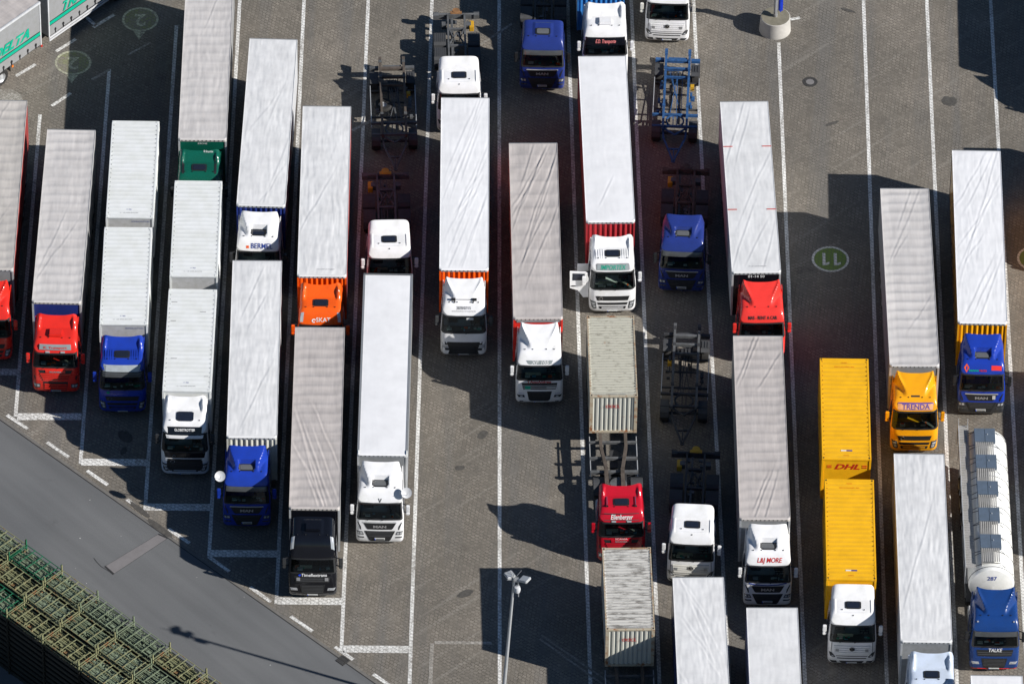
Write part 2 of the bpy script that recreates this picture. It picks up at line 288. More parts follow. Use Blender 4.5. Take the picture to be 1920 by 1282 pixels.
class MB:
    def __init__(s): s.v = []; s.f = []; s.m = []; s.cm = 0
    def add(s, vs, fs):
        o = len(s.v); s.v += [tuple(map(float, v)) for v in vs]; s.f += [tuple(i + o for i in f) for f in fs]; s.m += [s.cm] * len(fs); return s
    def box(s, x0, x1, y0, y1, z0, z1):
        v = [(x, y, z) for z in (z0, z1) for y in (y0, y1) for x in (x0, x1)]
        return s.add(v, [(0, 2, 3, 1), (4, 5, 7, 6), (0, 1, 5, 4), (2, 6, 7, 3), (0, 4, 6, 2), (1, 3, 7, 5)])
    def cbox(s, cx, cy, cz, sx, sy, sz): return s.box(cx - sx / 2, cx + sx / 2, cy - sy / 2, cy + sy / 2, cz - sz / 2, cz + sz / 2)
    def bar(s, a, b, wx, wz=None):
        """rectangular bar between two points"""
        wz = wz or wx; a = Vector(a); b = Vector(b); d = (b - a).normalized()
        up = Vector((0, 0, 1)) if abs(d.z) < 0.95 else Vector((0, 1, 0))
        sx = d.cross(up).normalized() * wx / 2; su = sx.cross(d).normalized() * wz / 2
        v = [p + i * sx + j * su for p in (a, b) for i, j in ((-1, -1), (1, -1), (1, 1), (-1, 1))]
        return s.add(v, [(0, 1, 2, 3), (7, 6, 5, 4), (0, 4, 5, 1), (1, 5, 6, 2), (2, 6, 7, 3), (3, 7, 4, 0)])
    def tube(s, a, b, r0, r1=None, n=12, cap=True):
        r1 = r0 if r1 is None else r1; a = Vector(a); b = Vector(b); d = (b - a).normalized()
        up = Vector((0, 0, 1)) if abs(d.z) < 0.95 else Vector((0, 1, 0))
        e = d.cross(up).normalized(); g = d.cross(e)
        v = [p + (e * math.cos(2 * math.pi * i / n) + g * math.sin(2 * math.pi * i / n)) * r for p, r in ((a, r0), (b, r1)) for i in range(n)]
        f = [(i, (i + 1) % n, n + (i + 1) % n, n + i) for i in range(n)]
        if cap: f += [tuple(range(n))[::-1], tuple(range(n, 2 * n))]
        return s.add(v, f)
    def lathe(s, c, axis, prof, n=20):
        """prof: list of (radius, offset along axis)"""
        c = Vector(c); d = Vector(axis).normalized(); up = Vector((0, 0, 1)) if abs(d.z) < 0.95 else Vector((0, 1, 0))
        e = d.cross(up).normalized(); g = d.cross(e); v = []
        for r, o in prof: v += [c + d * o + (e * math.cos(2 * math.pi * i / n) + g * math.sin(2 * math.pi * i / n)) * r for i in range(n)]
        f = [(k * n + i, k * n + (i + 1) % n, (k + 1) * n + (i + 1) % n, (k + 1) * n + i) for k in range(len(prof) - 1) for i in range(n)]
        return s.add(v, f)
    def prism(s, pts, z0, z1, tr=None):
        """polygon in a plane extruded; tr maps (a,b,h) to xyz"""
        tr = tr or (lambda a, b, h: (a, b, h)); n = len(pts)
        v = [tr(a, b, z0) for a, b in pts] + [tr(a, b, z1) for a, b in pts]
        return s.add(v, [tuple(range(n))[::-1], tuple(range(n, 2 * n))] + [(i, (i + 1) % n, n + (i + 1) % n, n + i) for i in range(n)])
    def grid(s, G):
        ny, nx = len(G), len(G[0]); v = [p for row in G for p in row]
        return s.add(v, [(j * nx + i, j * nx + i + 1, (j + 1) * nx + i + 1, (j + 1) * nx + i) for j in range(ny - 1) for i in range(nx - 1)])
    def build(s, name, mat, parent=None, smooth=None, bevel=0):
        me = bpy.data.meshes.new(name); me.from_pydata(s.v, [], s.f)
        for m_ in (mat if isinstance(mat, (list, tuple)) else [mat]): me.materials.append(m_)
        if any(s.m): me.polygons.foreach_set('material_index', s.m)
        bm = bmesh.new(); bm.from_mesh(me)
        bmesh.ops.recalc_face_normals(bm, faces=bm.faces)
        if bevel:
            es = [e for e in bm.edges if len(e.link_faces) == 2 and e.calc_face_angle(0) > 0.6]
            bmesh.ops.bevel(bm, geom=es, offset=bevel, segments=2, affect='EDGES', clamp_overlap=True)
        bm.to_mesh(me); bm.free()
        if name in SPLIT and not s.__dict__.get('nosplit'):
            return split_build(me, SPLIT[name], parent, smooth, bevel)
        if smooth or bevel:
            me.polygons.foreach_set('use_smooth', [True] * len(me.polygons)); me.set_sharp_from_angle(angle=R(smooth or 40))
        o = bpy.data.objects.new(name, me); col.objects.link(o)
        if parent: o.parent = parent
        return o

def tag(o, label=None, cat=None, group=None, kind=None):
    if label: o['label'] = label
    if cat: o['category'] = cat
    if group: o['group'] = group
    if kind: o['kind'] = kind
    return o
def thing(name, loc, rz, label, cat, group=None):
    o = bpy.data.objects.new(name, None); col.objects.link(o); o.location = (loc[0], loc[1], loc[2] if len(loc) > 2 else 0); o.rotation_euler = (0, 0, rz)
    o.empty_display_size = 0.3
    return tag(o, label, cat, group)
def inst(src, name, parent, loc=(0, 0, 0), rot=(0, 0, 0), sc=None):
    o = src.copy(); o.name = name; col.objects.link(o); o.parent = parent; o.location = loc; o.rotation_euler = rot
    if sc: o.scale = sc
    for c in src.children:
        k = c.copy(); col.objects.link(k); k.parent = o
    return o
TC = {}
def text(s, size, mat, parent, warp, name='lettering', shear=0.0, bold=0.0, sx=1.0, width=None):
    """flat lettering mapped by warp(tx, tz) onto a surface; centred"""
    key = (s, size, shear, bold)
    c = bpy.data.curves.new('t', 'FONT'); c.body = s; c.size = size; c.align_x = 'CENTER'; c.align_y = 'CENTER'; c.shear = shear; c.offset = bold; c.resolution_u = 3
    o = bpy.data.objects.new('t', c); me = bpy.data.meshes.new_from_object(o); bpy.data.objects.remove(o); bpy.data.curves.remove(c)
    if width:
        xs = [v.co.x for v in me.vertices]; sx = width / (max(xs) - min(xs))
    bm = bmesh.new(); bm.from_mesh(me); bmesh.ops.triangulate(bm, faces=bm.faces)
    for _ in range(3):
        es = [e for e in bm.edges if e.calc_length() > max(.05, size * .25)]
        if es: bmesh.ops.subdivide_edges(bm, edges=es, cuts=1); bmesh.ops.triangulate(bm, faces=bm.faces)
    bm.to_mesh(me); bm.free()
    for v in me.vertices: v.co = warp(v.co.x * sx, v.co.y)
    me.name = name; me.materials.clear(); me.materials.append(mat)
    q = bpy.data.objects.new(name, me); col.objects.link(q); q.parent = parent
    return q
def smooth01(t): t = np.clip(t, 0, 1); return t * t * (3 - 2 * t)
def vnoise(x, y, seed):
    r = np.random.default_rng(seed).random((64, 64)); xi = np.floor(x).astype(int); yi = np.floor(y).astype(int)
    fx = smooth01(x - xi); fy = smooth01(y - yi); g = lambda a, b: r[a % 64, b % 64]
    return (g(xi, yi) * (1 - fx) + g(xi + 1, yi) * fx) * (1 - fy) + (g(xi, yi + 1) * (1 - fx) + g(xi + 1, yi + 1) * fx) * fy - 0.5

# prototypes that get copied (their first use is a real one: kept out of the scene until then)
def wheel_proto():
    b = MB(); b.lathe((0, 0, 0), (1, 0, 0), [(0.28, -0.14), (0.46, -0.16), (0.51, -0.11), (0.515, 0.0), (0.51, 0.11), (0.46, 0.16), (0.28, 0.14), (0.28, -0.14)], 28)
    t = b.build('wheel', M['rubber'], smooth=35)
    b = MB(); b.lathe((0, 0, 0), (1, 0, 0), [(0.285, -0.145), (0.26, -0.13), (0.22, -0.06), (0.10, -0.05), (0.10, -0.12), (0.0, -0.13)], 20)
    b.lathe((0, 0, 0), (1, 0, 0), [(0.285, 0.145), (0.26, 0.13), (0.22, 0.06), (0.10, 0.05), (0.10, 0.12), (0.0, 0.13)], 20)
    r = b.build('rim', M['alu'], t, smooth=35); return t, r
WT, WR = wheel_proto()
WT_me, WR_me = WT.data, WR.data
bpy.data.objects.remove(WR); bpy.data.objects.remove(WT)
def wheel(parent, x, y, z=0.515, w=1.0, r=1.0):
    o = bpy.data.objects.new('wheel', WT_me); col.objects.link(o); o.parent = parent; o.location = (x, y, z); o.scale = (w, r, r)
    k = bpy.data.objects.new('rim', WR_me); col.objects.link(k); k.parent = o

# ------------------------------------------------------------------ ground
def sheet(name, pts, z, mat, kind='structure', th=None):
    b = MB(); b.add([(p[0], p[1], z) for p in pts], [tuple(range(len(pts)))])
    o = b.build(name, mat); tag(o, kind=kind); return o
S = 900
sheet('ground', [(-S, -S), (S, -S), (S, S), (-S, S)], 0, M['pavers'])
# access road: everything south-west of the gutter line
ka, kb = at(0, 786), at(706, 1282)
kd = (kb - ka); kd.z = 0; kd.normalize(); kn = Vector((kd.y, -kd.x, 0))     # kn points south-west (to the road)
if kn.x > 0: kn = -kn
o0 = ka - kd * 150; o1 = kb + kd * 150
sheet('road', [o0, o1, o1 + kn * 60, o0 + kn * 60], 0.004, M['asphalt'])
b = MB()
b.add([(*(p + kn * w_).xy, 0.006) for w_ in (-0.16, -0.0) for p in (o0, o1)], [(0, 1, 3, 2)])
tag(b.build('gutter', M['kerbm']), kind='structure')
b = MB()
for off, wd in ((0.0, 0.055),):
    b.add([(*(p + kn * w_).xy, 0.010) for w_ in (off, off + wd) for p in (o0, o1)], [(0, 1, 3, 2)])
tag(b.build('gutter_joint', M['joint']), kind='structure')
# concrete patch set into the road, with tar joint
pp = [at(*q) for q in ((195, 1062), (298, 1000), (316, 1008), (212, 1077))]
sheet('road_patch_joint', pp, 0.008, M['joint']); c = sum(pp, Vector()) / 4
sheet('road_patch', [c + (p - c) * 0.97 + (p - c).normalized() * -0.05 for p in pp], 0.012, M['patch'])

def stripe(b, p, q, wd, z=0.004):
    p = Vector(p); q = Vector(q); d = (q - p); d.z = 0; n = Vector((-d.y, d.x, 0)).normalized() * wd / 2
    b.add([(*(p - n).xy, z), (*(q - n).xy, z), (*(q + n).xy, z), (*(p + n).xy, z)], [(0, 1, 2, 3)])
rr_ = random.Random(4); b = MB()
for k in range(26):
    q = at(rr_.uniform(60, 520), rr_.uniform(900, 1260)); r0 = rr_.uniform(.015, .035); b.add([(q.x + r0 * math.cos(a), q.y + r0 * math.sin(a) * rr_.uniform(.6, 1), .011) for a in np.linspace(0, 5.2, 6)], [tuple(range(6))])
tag(b.build('road_litter', M['paper']), kind='stuff')
b = MB()
for (x, y), (rx, ry), rot in (((300, 990), (1.1, .16), -.78), ((262, 955), (.9, .13), -.78), ((1430, 655), (.5, .3), 0), ((862, 877), (.22, .2), 0), ((1170, 268), (.3, .2), .4), ((1463, 573), (.35, .2), 0), ((905, 815), (.3, .25), .5), ((873, 1112), (.45, .22), .3), ((235, 818), (.3, .5), .3), ((232, 845), (.18, .25), 0), ((1560, 232), (.35, .12), .5), ((1590, 20), (.4, .12), -.5), ((1780, 190), (.35, .45), 0), ((1300, 690), (.3, .2), .3)):
    q = at(x, y); n = 22; pts = []
    for i in range(n):
        a = 6.2832 * i / n; k = 1 + rr_.uniform(-.10, .10) + .18 * math.sin(2 * a + x); u, v_ = rx * k * math.cos(a), ry * k * math.sin(a); pts.append((q.x + u * math.cos(rot) - v_ * math.sin(rot), q.y + u * math.sin(rot) + v_ * math.cos(rot), .0115))
    b.add(pts, [tuple(range(n))])
tag(b.build('oil_stains', mat_concrete('oil_stain', (.045, .042, .037), (.10, .094, .084), 6)), kind='structure')
b = MB(); crack = [(212, 1077), (205, 1071), (190, 1062), (182, 1054), (176, 1046)]
for i in range(4): stripe(b, at(*crack[i]), at(*crack[i + 1]), .03, .0118)
crack = [(480, 1000), (430, 1090), (470, 1190), (440, 1260)]
for i in range(3):
    for k in range(6): u = Vector(crack[i]).lerp(Vector(crack[i + 1]), k / 6) + Vector((rr_.uniform(-2, 2), 0)); v_ = Vector(crack[i]).lerp(Vector(crack[i + 1]), (k + 1) / 6) + Vector((rr_.uniform(-2, 2), 0)); stripe(b, at(*u), at(*v_), .015, .0118) if False else None
tag(b.build('road_crack', M['joint']), kind='structure')
# ------------------------------------------------------------------ painted markings
b = MB()
LINES = [((75, 215), (29, 781)), ((205, 130), (151, 869)), ((331, 48), (272, 956)), ((453, -60), (392, 1042)), ((573, -60), (518, 1131)), ((693, -60), (640, 1222)),
         ((812, -60), (766, 1340)), ((936, -60), (937, 1340)), ((1062, -60), (1109, 1340)), ((1181, -60), (1239, 1340)), ((1297, -60), (1370, 1340)), ((1460, 80), (1512, 1340)),
         ((1617, -60), (1665, 1340)), ((1735, -60), (1797, 1340)), ((1854, -60), (1930, 1340)), ((1974, -60), (2060, 1340))]
for p, q in LINES:
    P1, P2 = at(*p), at(*q); d = (P1 - P2).normalized()
    if p[1] == -60: P1 = P1 + d * 14
    if q[1] == 1340: P2 = P2 - d * 14
    stripe(b, P1, P2, 0.19)
tag(b.build('bay_lines', M['mark']), kind='structure')
b = MB()
for p, q in (((-60, 696), (37, 698)), ((32, 781), (153, 781)), ((152, 866), (274, 867)), ((274, 950), (394, 951)), ((394, 1037), (519, 1038)), ((520, 1126), (641, 1127)), ((643, 1216), (766, 1217))):
    stripe(b, at(*p), at(*q), 0.50, 0.009)
tag(b.build('bay_end_bars', M['mark']), kind='structure')
b = MB()
for p, q in (((13, 778), (52, 804)), ((88, 829), (129, 857)), ((163, 882), (202, 909)), ((238, 936), (275, 963)), ((316, 991), (355, 1018)), ((391, 1043), (430, 1071)), ((469, 1100), (508, 1128)), ((545, 1155), (586, 1183)), ((628, 1212), (662, 1236)), ((700, 1263), (740, 1291)),
             ((105, 97), (142, 74)), ((30, 143), (67, 121)), ((97, 199), (133, 175)), ((162, 33), (180, 49)), ((175, 52), (214, 28)), ((1482, 37), (1500, 34))):
    stripe(b, at(*p), at(*q), 0.20, 0.009)
tag(b.build('short_dashes', M['mark']), kind='structure')
b = MB()
for p, q, wd in (((172, 150), (206, 131), .16), ((240, 103), (283, 80), .12), ((815, 1204), (922, 1205), .2), ((810, 1206), (806, 1300), .2), ((1015, 1190), (1150, 1284), .12), ((1012, 1197), (1130, 1282), .12), ((900, 85), (960, 45), .15), ((660, 245), (700, 225), .2), ((1000, 490), (1030, 480), .1)):
    stripe(b, at(*p), at(*q), wd, 0.009)
tag(b.build('worn_markings', M['faint']), kind='structure')
def bay_number(cx, cy, s, mring, mfill, pointer, zoff=0.0):
    c = at(cx, cy); b = MB(); n = 40
    b.add([(c.x + 0.86 * math.cos(6.2832 * i / n), c.y + 0.86 * math.sin(6.2832 * i / n), 0.006 + zoff) for i in range(n)], [tuple(range(n))])
    tag(b.build('bay_number_disc', mfill), kind='structure')
    b = MB(); b.add([(c.x + r * math.cos(6.2832 * i / n), c.y + r * math.sin(6.2832 * i / n), 0.006 + zoff) for r in (0.862, 0.99) for i in range(n)], [(i, (i + 1) % n, n + (i + 1) % n, n + i) for i in range(n)])
    if pointer: b.add([(c.x - .32, c.y - 1.0, .006), (c.x + .32, c.y - 1.0, .006), (c.x, c.y - 1.65, .006)], [(0, 1, 2)])
    tag(b.build('bay_number_ring', mring), kind='structure')
    if s[0] == '1' and len(s) > 1:
        b = MB(); 
        for dx in ((-.30, .30) if s == '11' else (.30,)):
            x = c.x + dx; b.add([(x - .12, c.y - .48, .011), (x + .04, c.y - .48, .011), (x + .04, c.y + .46, .011), (x - .12, c.y + .46, .011)], [(0, 1, 2, 3)]); b.add([(x + .04, c.y - .48, .011), (x + .24, c.y - .40, .011), (x + .24, c.y - .22, .011), (x + .04, c.y - .30, .011)], [(0, 1, 2, 3)])
        tag(b.build('bay_number_figures', mring), kind='structure'); return
    t = text(s, 1.35, mring, None, lambda x, y: (c.x - x, c.y - y, 0.011 + zoff), 'bay_number_figures', bold=0.03, sx=0.95); tag(t, kind='structure')
bay_number(263, 37, '2', M['numfaint'], M['greenfaint'], True)
bay_number(137, 118, '2', M['numfaint'], M['greenfaint'], True)
bay_number(1557, 486, '11', M['numpaint'], M['green'], False)
bay_number(1942, 485, '12', M['numpaint'], M['green'], False)
bay_number(8, 190, '3', M['faint'], M['faint'], False)

# manhole cover and drain
c = at(1519, 154)
mh = thing('manhole_cover', (c.x, c.y, 0), 0, 'round cast iron manhole cover with pale centre in the paving', 'manhole cover')
b = MB(); b.lathe((0, 0, 0), (0, 0, 1), [(0.40, 0.0), (0.40, 0.016), (0.33, 0.018), (0.33, 0.011), (0.30, 0.011), (0.30, 0.018), (0.235, 0.018), (0.235, 0.010), (0.22, 0.010)], 32); b.build('cast_ring', M['manhole'], mh)
b = MB(); b.lathe((0, 0, 0), (0, 0, 1), [(0.221, 0.009), (0.221, 0.014), (0.0, 0.014)], 32); b.build('centre_plate', M['manholec'], mh)
c = at(643, 1238); rz = math.atan2(kd.y, kd.x)
dr = thing('gully_grate', (c.x, c.y, 0), rz, 'small square gully grate in the gutter beside the road', 'drain')
b = MB(); b.box(-.26, .26, -.26, -.2, 0.004, .03); b.box(-.26, .26, .2, .26, 0.004, .03); b.box(-.26, -.2, -.2, .2, 0.004, .03); b.box(.2, .26, -.2, .2, 0.004, .03); b.build('grate_frame', M['manhole'], dr)
b = MB()
for i in range(5): b.box(-.17 + i * .08, -.13 + i * .08, -.2, .2, 0.005, .026)
b.build('grate_bars', M['manhole'], dr)

# ------------------------------------------------------------------ cab builder
BRANDS = {
    # z windscreen bottom/top, half width, front profile (z, y)
    'man': dict(zb=1.86, zt=2.72, hw=1.21, prof=[(.28, .10), (.42, .0), (1.0, .0), (1.35, .03), (1.86, .10), (2.72, .40), (3.3, .7)], r=.20),
    'volvo': dict(zb=1.80, zt=2.72, hw=1.22, prof=[(.28, .10), (.42, .0), (.95, .0), (1.4, .05), (1.80, .13), (2.72, .46), (3.3, .75)], r=.34),
    'scania': dict(zb=1.95, zt=2.70, hw=1.22, prof=[(.28, .10), (.45, .0), (1.0, .0), (1.5, .04), (1.95, .12), (2.70, .38), (3.3, .6)], r=.28),
    'daf': dict(zb=1.84, zt=2.62, hw=1.22, prof=[(.28, .10), (.42, .0), (1.0, .0), (1.4, .03), (1.84, .09), (2.62, .34), (3.3, .6)], r=.18),
    'merc': dict(zb=1.78, zt=2.66, hw=1.20, prof=[(.28, .10), (.42, .0), (1.0, .0), (1.35, .03), (1.78, .10), (2.66, .36), (3.3, .6)], r=.24),
    'renault': dict(zb=1.80, zt=2.68, hw=1.20, prof=[(.28, .12), (.45, .0), (1.0, .0), (1.2, .05), (1.80, .14), (2.68, .48), (3.3, .8)], r=.30),
}
class Front:
    def __init__(s, brand):
        B = BRANDS[brand]; s.B = B; s.hw0 = B['hw']; s.r = B['r']; s.zs = [p[0] for p in B['prof']]; s.ys = [p[1] for p in B['prof']]
    def hw(s, z): return s.hw0 - 0.10 * max(0, (z - 1.9)) / 1.0 * 0.9 - 0.03 * max(0, .5 - z) / .2
    def f(s, z): return float(np.interp(z, s.zs, s.ys))
    def y(s, x, z):
        hw = s.hw(z); a = min(abs(x), hw); d = a - (hw - s.r)
        y = s.f(z) + 0.05 * (a / hw) ** 2
        if d > 0: y += s.r - math.sqrt(max(0, s.r ** 2 - d * d))
        return y
    def loop(s, z, yb, n=9, k=5):
        hw = s.hw(z); c = hw - s.r
        xs = [-(c + s.r * math.sin(a)) for a in np.linspace(math.pi / 2, 0, k, endpoint=False)] + list(np.linspace(-c, c, n)) + [c + s.r * math.sin(a) for a in np.linspace(0, math.pi / 2, k + 1)[1:]]
        P_ = [(x, s.y(x, z), z) for x in xs]
        return P_ + [(hw, yb * .6 + .2, z), (hw, yb, z), (-hw, yb, z), (-hw, yb * .6 + .2, z)]
    def loft(s, b, levels, yb):
        L_ = [s.loop(z, yb) for z in levels]; n = len(L_[0]); v = [p for l in L_ for p in l]
        f = [(k * n + i, k * n + (i + 1) % n, (k + 1) * n + (i + 1) % n, (k + 1) * n + i) for k in range(len(L_) - 1) for i in range(n)]
        f += [tuple(range(n))[::-1], tuple(range((len(L_) - 1) * n, len(L_) * n))]
        b.add(v, f)
    def panel(s, b, rows, off=0.012, th=0.03, cols=14, dz=0.06):
        """panel lying on the cab front; rows = (z, x_left, x_right)"""
        rows = sorted(rows); z0, z1 = rows[0][0], rows[-1][0]; zs = sorted(set([r[0] for r in rows] + list(np.arange(z0, z1, dz))))
        A = []
        for z in zs:
            xl = np.interp(z, [r[0] for r in rows], [r[1] for r in rows]); xr = np.interp(z, [r[0] for r in rows], [r[2] for r in rows])
            A.append([(x, s.y(x, z) - off, z) for x in np.linspace(xl, xr, cols)])
        b.grid(A)
        ring = A[0] + [r[-1] for r in A[1:]] + A[-1][::-1][1:] + [r[0] for r in A[1:-1]][::-1]
        n = len(ring); b.add(ring + [(p[0], p[1] + th, p[2]) for p in ring], [(i, (i + 1) % n, n + (i + 1) % n, n + i) for i in range(n)])
    def warp(s, cx, cz, off=0.022): return lambda x, z: (cx + x, s.y(cx + x, cz + z) - off, cz + z)

def roof_fn(kind, fr, hb=0.62, top=3.95):
    zt = fr.B['zt']; yf0 = fr.f(zt); hw_ = fr.hw(zt)
    def H(x, y):
        t = min(max((y - yf0) / 0.62, 0), 1); base = hb * (1 - (1 - t) ** 2.2) + 0.05 * max(0, y - 1.0)
        sm = lambda a: float(smooth01(a)); d = 0.0; need = top - zt - hb - 0.06; ax = abs(x)
        if kind == 'scoop':
            rw = 0.60 + 0.40 * sm((y - .95) / 1.3)
            d = need * (min(max((y - .88) / 1.25, 0), 1) ** .95 + .06 * sm((y - .86) / .1)) * sm((rw + .12 - ax) / .16)
            d *= 1 - sm((1.44 - y) / .05) * sm((.42 + .05 * (y - 1) - ax) / .06)
        elif kind == 'ramp':
            rw = 0.50 + 0.52 * sm((y - .9) / 1.3); d = need * min(max((y - .92) / 1.25, 0), 1) ** 0.9 * sm((rw + .10 - ax) / .14)
            d += 0.07 * sm((ax - rw + .2) / .15) * sm((rw + .1 - ax) / .1) * sm((y - 1.2) / .6)
        elif kind == 'wing':
            d = need * min(max((y - 1.62) / .55, 0), 1) ** 1.1
            d += need * 0.55 * sm((ax - .80) / .12) * sm((y - 1.35) / .5) * (1 - sm((y - 1.7) / .5))
        elif kind == 'lip':
            d = need * min(max((y - 1.66) / .5, 0), 1) ** .9 + .05 * sm((y - 1.64) / .04) - .05 * sm((y - .72) / .04) * sm((1.6 - y) / .04) * sm((.92 - ax) / .05)
        elif kind == 'flat':
            d = 0.05 * sm((.55 - ax) / .08) * sm((y - .9) / .1) * sm((2.0 - y) / .15)
        return base + d
    return H
def make_roof(fr, kind, mat, parent, horn=0.16, yback=2.15, hb=0.62, top=3.95):
    zt = fr.B['zt']; H = roof_fn(kind, fr, hb, top); hw = fr.hw(zt) + 0.005; nu, nv = 40, 34
    us = [math.copysign(1 - (1 - abs(t)) ** 1.6, t) for t in np.linspace(-1, 1, nu)]
    us = [-1] + us[1:-1] + [1]
    def pt(u, v):
        x = u * hw; yf = fr.y(x, zt); yb = yback + horn * (abs(u) ** 3 - .35) if kind in ('wing', 'ramp', 'scoop') else yback
        y = yf + (yb - yf) * v; S_ = max(0, 1 - abs(u) ** 9) ** (1 / 5)
        taper = 1 - 0.05 * smooth01((H(x, y)) / 1.2)
        return (x * taper, y, zt + 0.02 + H(x, y) * S_)
    G = [[pt(u, v ** 0.85) for u in us] for v in np.linspace(0, 1, nv)]
    b = MB(); b.grid(G)
    back = G[-1]; b.grid([back, [(p[0], p[1], zt) for p in back]])
    front = G[0]; b.grid([[(p[0], p[1], zt) for p in front], front])
    b.build('roof_deflector' if kind != 'flat' else 'roof', mat, parent, smooth=38)
    def surf(x, y, off=0.012):
        u = min(1, abs(x) / hw); return (x, y, zt + 0.02 + H(x, y) * max(0, 1 - u ** 9) ** (1 / 5) + off)
    return surf
def roof_patch(surf, x0, x1, y0, y1, mat, name, parent, off=0.02, th=0.05, n=8, rnd=True):
    b = MB(); xs = np.linspace(x0, x1, n); ys = np.linspace(y0, y1, n)
    def q(i, j):
        x, y = xs[i], ys[j]
        if rnd and i in (0, n - 1) and j in (0, n - 1): x += (x1 - x0) * .04 * (1 if i == 0 else -1); y += (y1 - y0) * .06 * (1 if j == 0 else -1)
        return surf(x, y, off)
    G = [[q(i, j) for i in range(n)] for j in range(n)]; b.grid(G)
    ring = G[0] + [r[-1] for r in G[1:]] + G[-1][::-1][1:] + [r[0] for r in G[1:-1]][::-1]; m_ = len(ring)
    b.add(ring + [(p[0], p[1], p[2] - th) for p in ring], [(i, (i + 1) % m_, m_ + (i + 1) % m_, m_ + i) for i in range(m_)])
    return b.build(name, mat, parent)

def cab(root, brand, pm, roof='wing', top=3.95, hatch='dark', mirror=None, lower=None, visor=None, fairing=True, inside=0, hb=0.62, dish=0, horn=0.16, hide_front=False):
    """builds the cab of a lorry under root; local frame: front bumper at y=0, facing -y"""
    fr = Front(brand); B = fr.B; zb, zt, hw = B['zb'], B['zt'], B['hw']; rnd = random.Random(inside + 11)
    lower = lower or pm; mirror = mirror or pm; yb = 2.12
    # --- body shell
    b = MB(); fr.loft(b, [1.12, 1.3, 1.5, 1.7, zb - .02], yb)
    # pillars, side and back walls around the windscreen opening
    lv = np.linspace(zb - .02, zt + .02, 5); rows = []
    for z in lv:
        h = fr.hw(z); c = h - fr.r; k = 5
        arc = [c + fr.r * math.sin(a) for a in np.linspace(math.radians(50), math.pi / 2, k)]
        right = [(x, fr.y(x, z), z) for x in arc] + [(h, 1.3, z), (h, yb, z)]
        rows.append(right + [(-p[0], p[1], p[2]) for p in right[::-1]])
    b.grid(rows); L_ = fr.loop(zt, yb); b.add(L_, [tuple(range(len(L_)))])
    b.build('cab_body', pm, root, smooth=32)
    # bumper block
    b = MB(); fr.loft(b, [.28, .36, .46, .7, .9, 1.118], .82); b.build('bumper', lower, root, smooth=32)
    surf = make_roof(fr, roof, pm, root, horn=horn, hb=hb, top=top)
    # --- interior
    b = MB(); b.box(-hw + .09, hw - .09, 1.25, 1.3, zb - .01, zt - .01); b.box(-hw + .09, -hw + .11, .62, 1.25, zb - .01, zt - .01); b.box(hw - .11, hw - .09, .62, 1.25, zb - .01, zt - .01)
    b.box(-hw + .09, hw - .09, .55, 1.25, zt - .02, zt - .003)
    b.build('cab_lining', M['darkint'], root)
    b = MB(); xs = np.linspace(-hw + .16, hw - .16, 16)
    G = []
    for t, dz in ((.05, .0), (.12, .05), (.3, .07), (.42, .11), (.5, .04), (.52, -.05)):
        G.append([(x, fr.y(x, zb) + t, zb - .01 + dz + (.05 if (t > .25 and .25 < x < .95) else 0)) for x in xs])
    b.grid(G); b.build('dashboard', M['dash'], root, smooth=40)
    for sx in (-.58, .58):
        b = MB(); b.cbox(sx, 1.0, zb + .30, .48, .14, .62); b.cbox(sx, 1.0, zb + .70, .26, .1, .18); b.build('seat', M['seat'], root, bevel=.03)
    b = MB(); n = 18
    ring = [(.6 + .22 * math.cos(6.2832 * i / n), fr.f(zb) + .58 + .10 * math.sin(6.2832 * i / n), zb + .16 + .19 * math.sin(6.2832 * i / n)) for i in range(n)]
    for i in range(n): b.tube(ring[i], ring[(i + 1) % n], .014, n=6, cap=False)
    b.bar(ring[0], ring[n // 2], .03); b.bar(ring[3], ring[12], .03); b.build('steering_wheel', M['black'], root)
    if inside % 2 == 0:
        G = [[(x, 1.18 + .03 * math.sin(x * 34) + .015 * math.sin(x * 61), z) for x in np.linspace(-hw + .13, hw - .13, 60)] for z in np.linspace(zb + .1, zt - .05, 3)]
        b = MB(); b.grid(G); b.build('curtain', M['curtain'], root, smooth=60)
    b = MB(); b.cm = 0
    mats_ = [M['paper'], M['blind'], M['mist'], P['orange'], M['inkgreen']]
    for k in range(7 + inside % 4):
        b.cm = rnd.choice([0, 0, 0, 1, 2, 3, 4]); x = rnd.uniform(-.85, .85); y = fr.y(x, zb) + rnd.uniform(.1, .32); sx, sy = rnd.uniform(.06, .22), rnd.uniform(.04, .14)
        if k == 0: x, sx, sy, b.cm = -.62 if inside % 3 else -.75, .26, .16, 0; y = fr.y(x, zb) + .14
        b.box(x - sx / 2, x + sx / 2, y, y + sy, zb + .055, zb + .09 + rnd.random() * .06)
    b.build('dashboard_clutter', mats_, root)
    if inside % 3 == 1:
        b = MB(); b.cm = 0; xs0 = rnd.uniform(-.8, -.5); b.box(xs0, xs0 + rnd.uniform(.5, .8), fr.f(zb) + .30, fr.f(zb) + .33, zb + .05, zb + .28); b.build('sun_blind', M['blind'], root)
    # --- glass
    ph = hw - .055
    b = MB(); fr.panel(b, [(zb + .02, -ph + .05, ph - .05), (zb + .14, -ph, ph), (zt - .10, -fr.hw(zt) + .06, fr.hw(zt) - .06), (zt, -fr.hw(zt) + .10, fr.hw(zt) - .10)], .004, 0.0, cols=22, dz=.12)
    b.build('windscreen', M['glass'], root, smooth=60)
    b = MB()
    fr.panel(b, [(zb - .03, -ph + .03, ph - .03), (zb + .05, -ph + .01, ph - .01)], .014, .04, cols=22)
    fr.panel(b, [(zt - .05, -fr.hw(zt) + .05, fr.hw(zt) - .05), (zt + .03, -fr.hw(zt) + .06, fr.hw(zt) - .06)], .014, .05, cols=22)
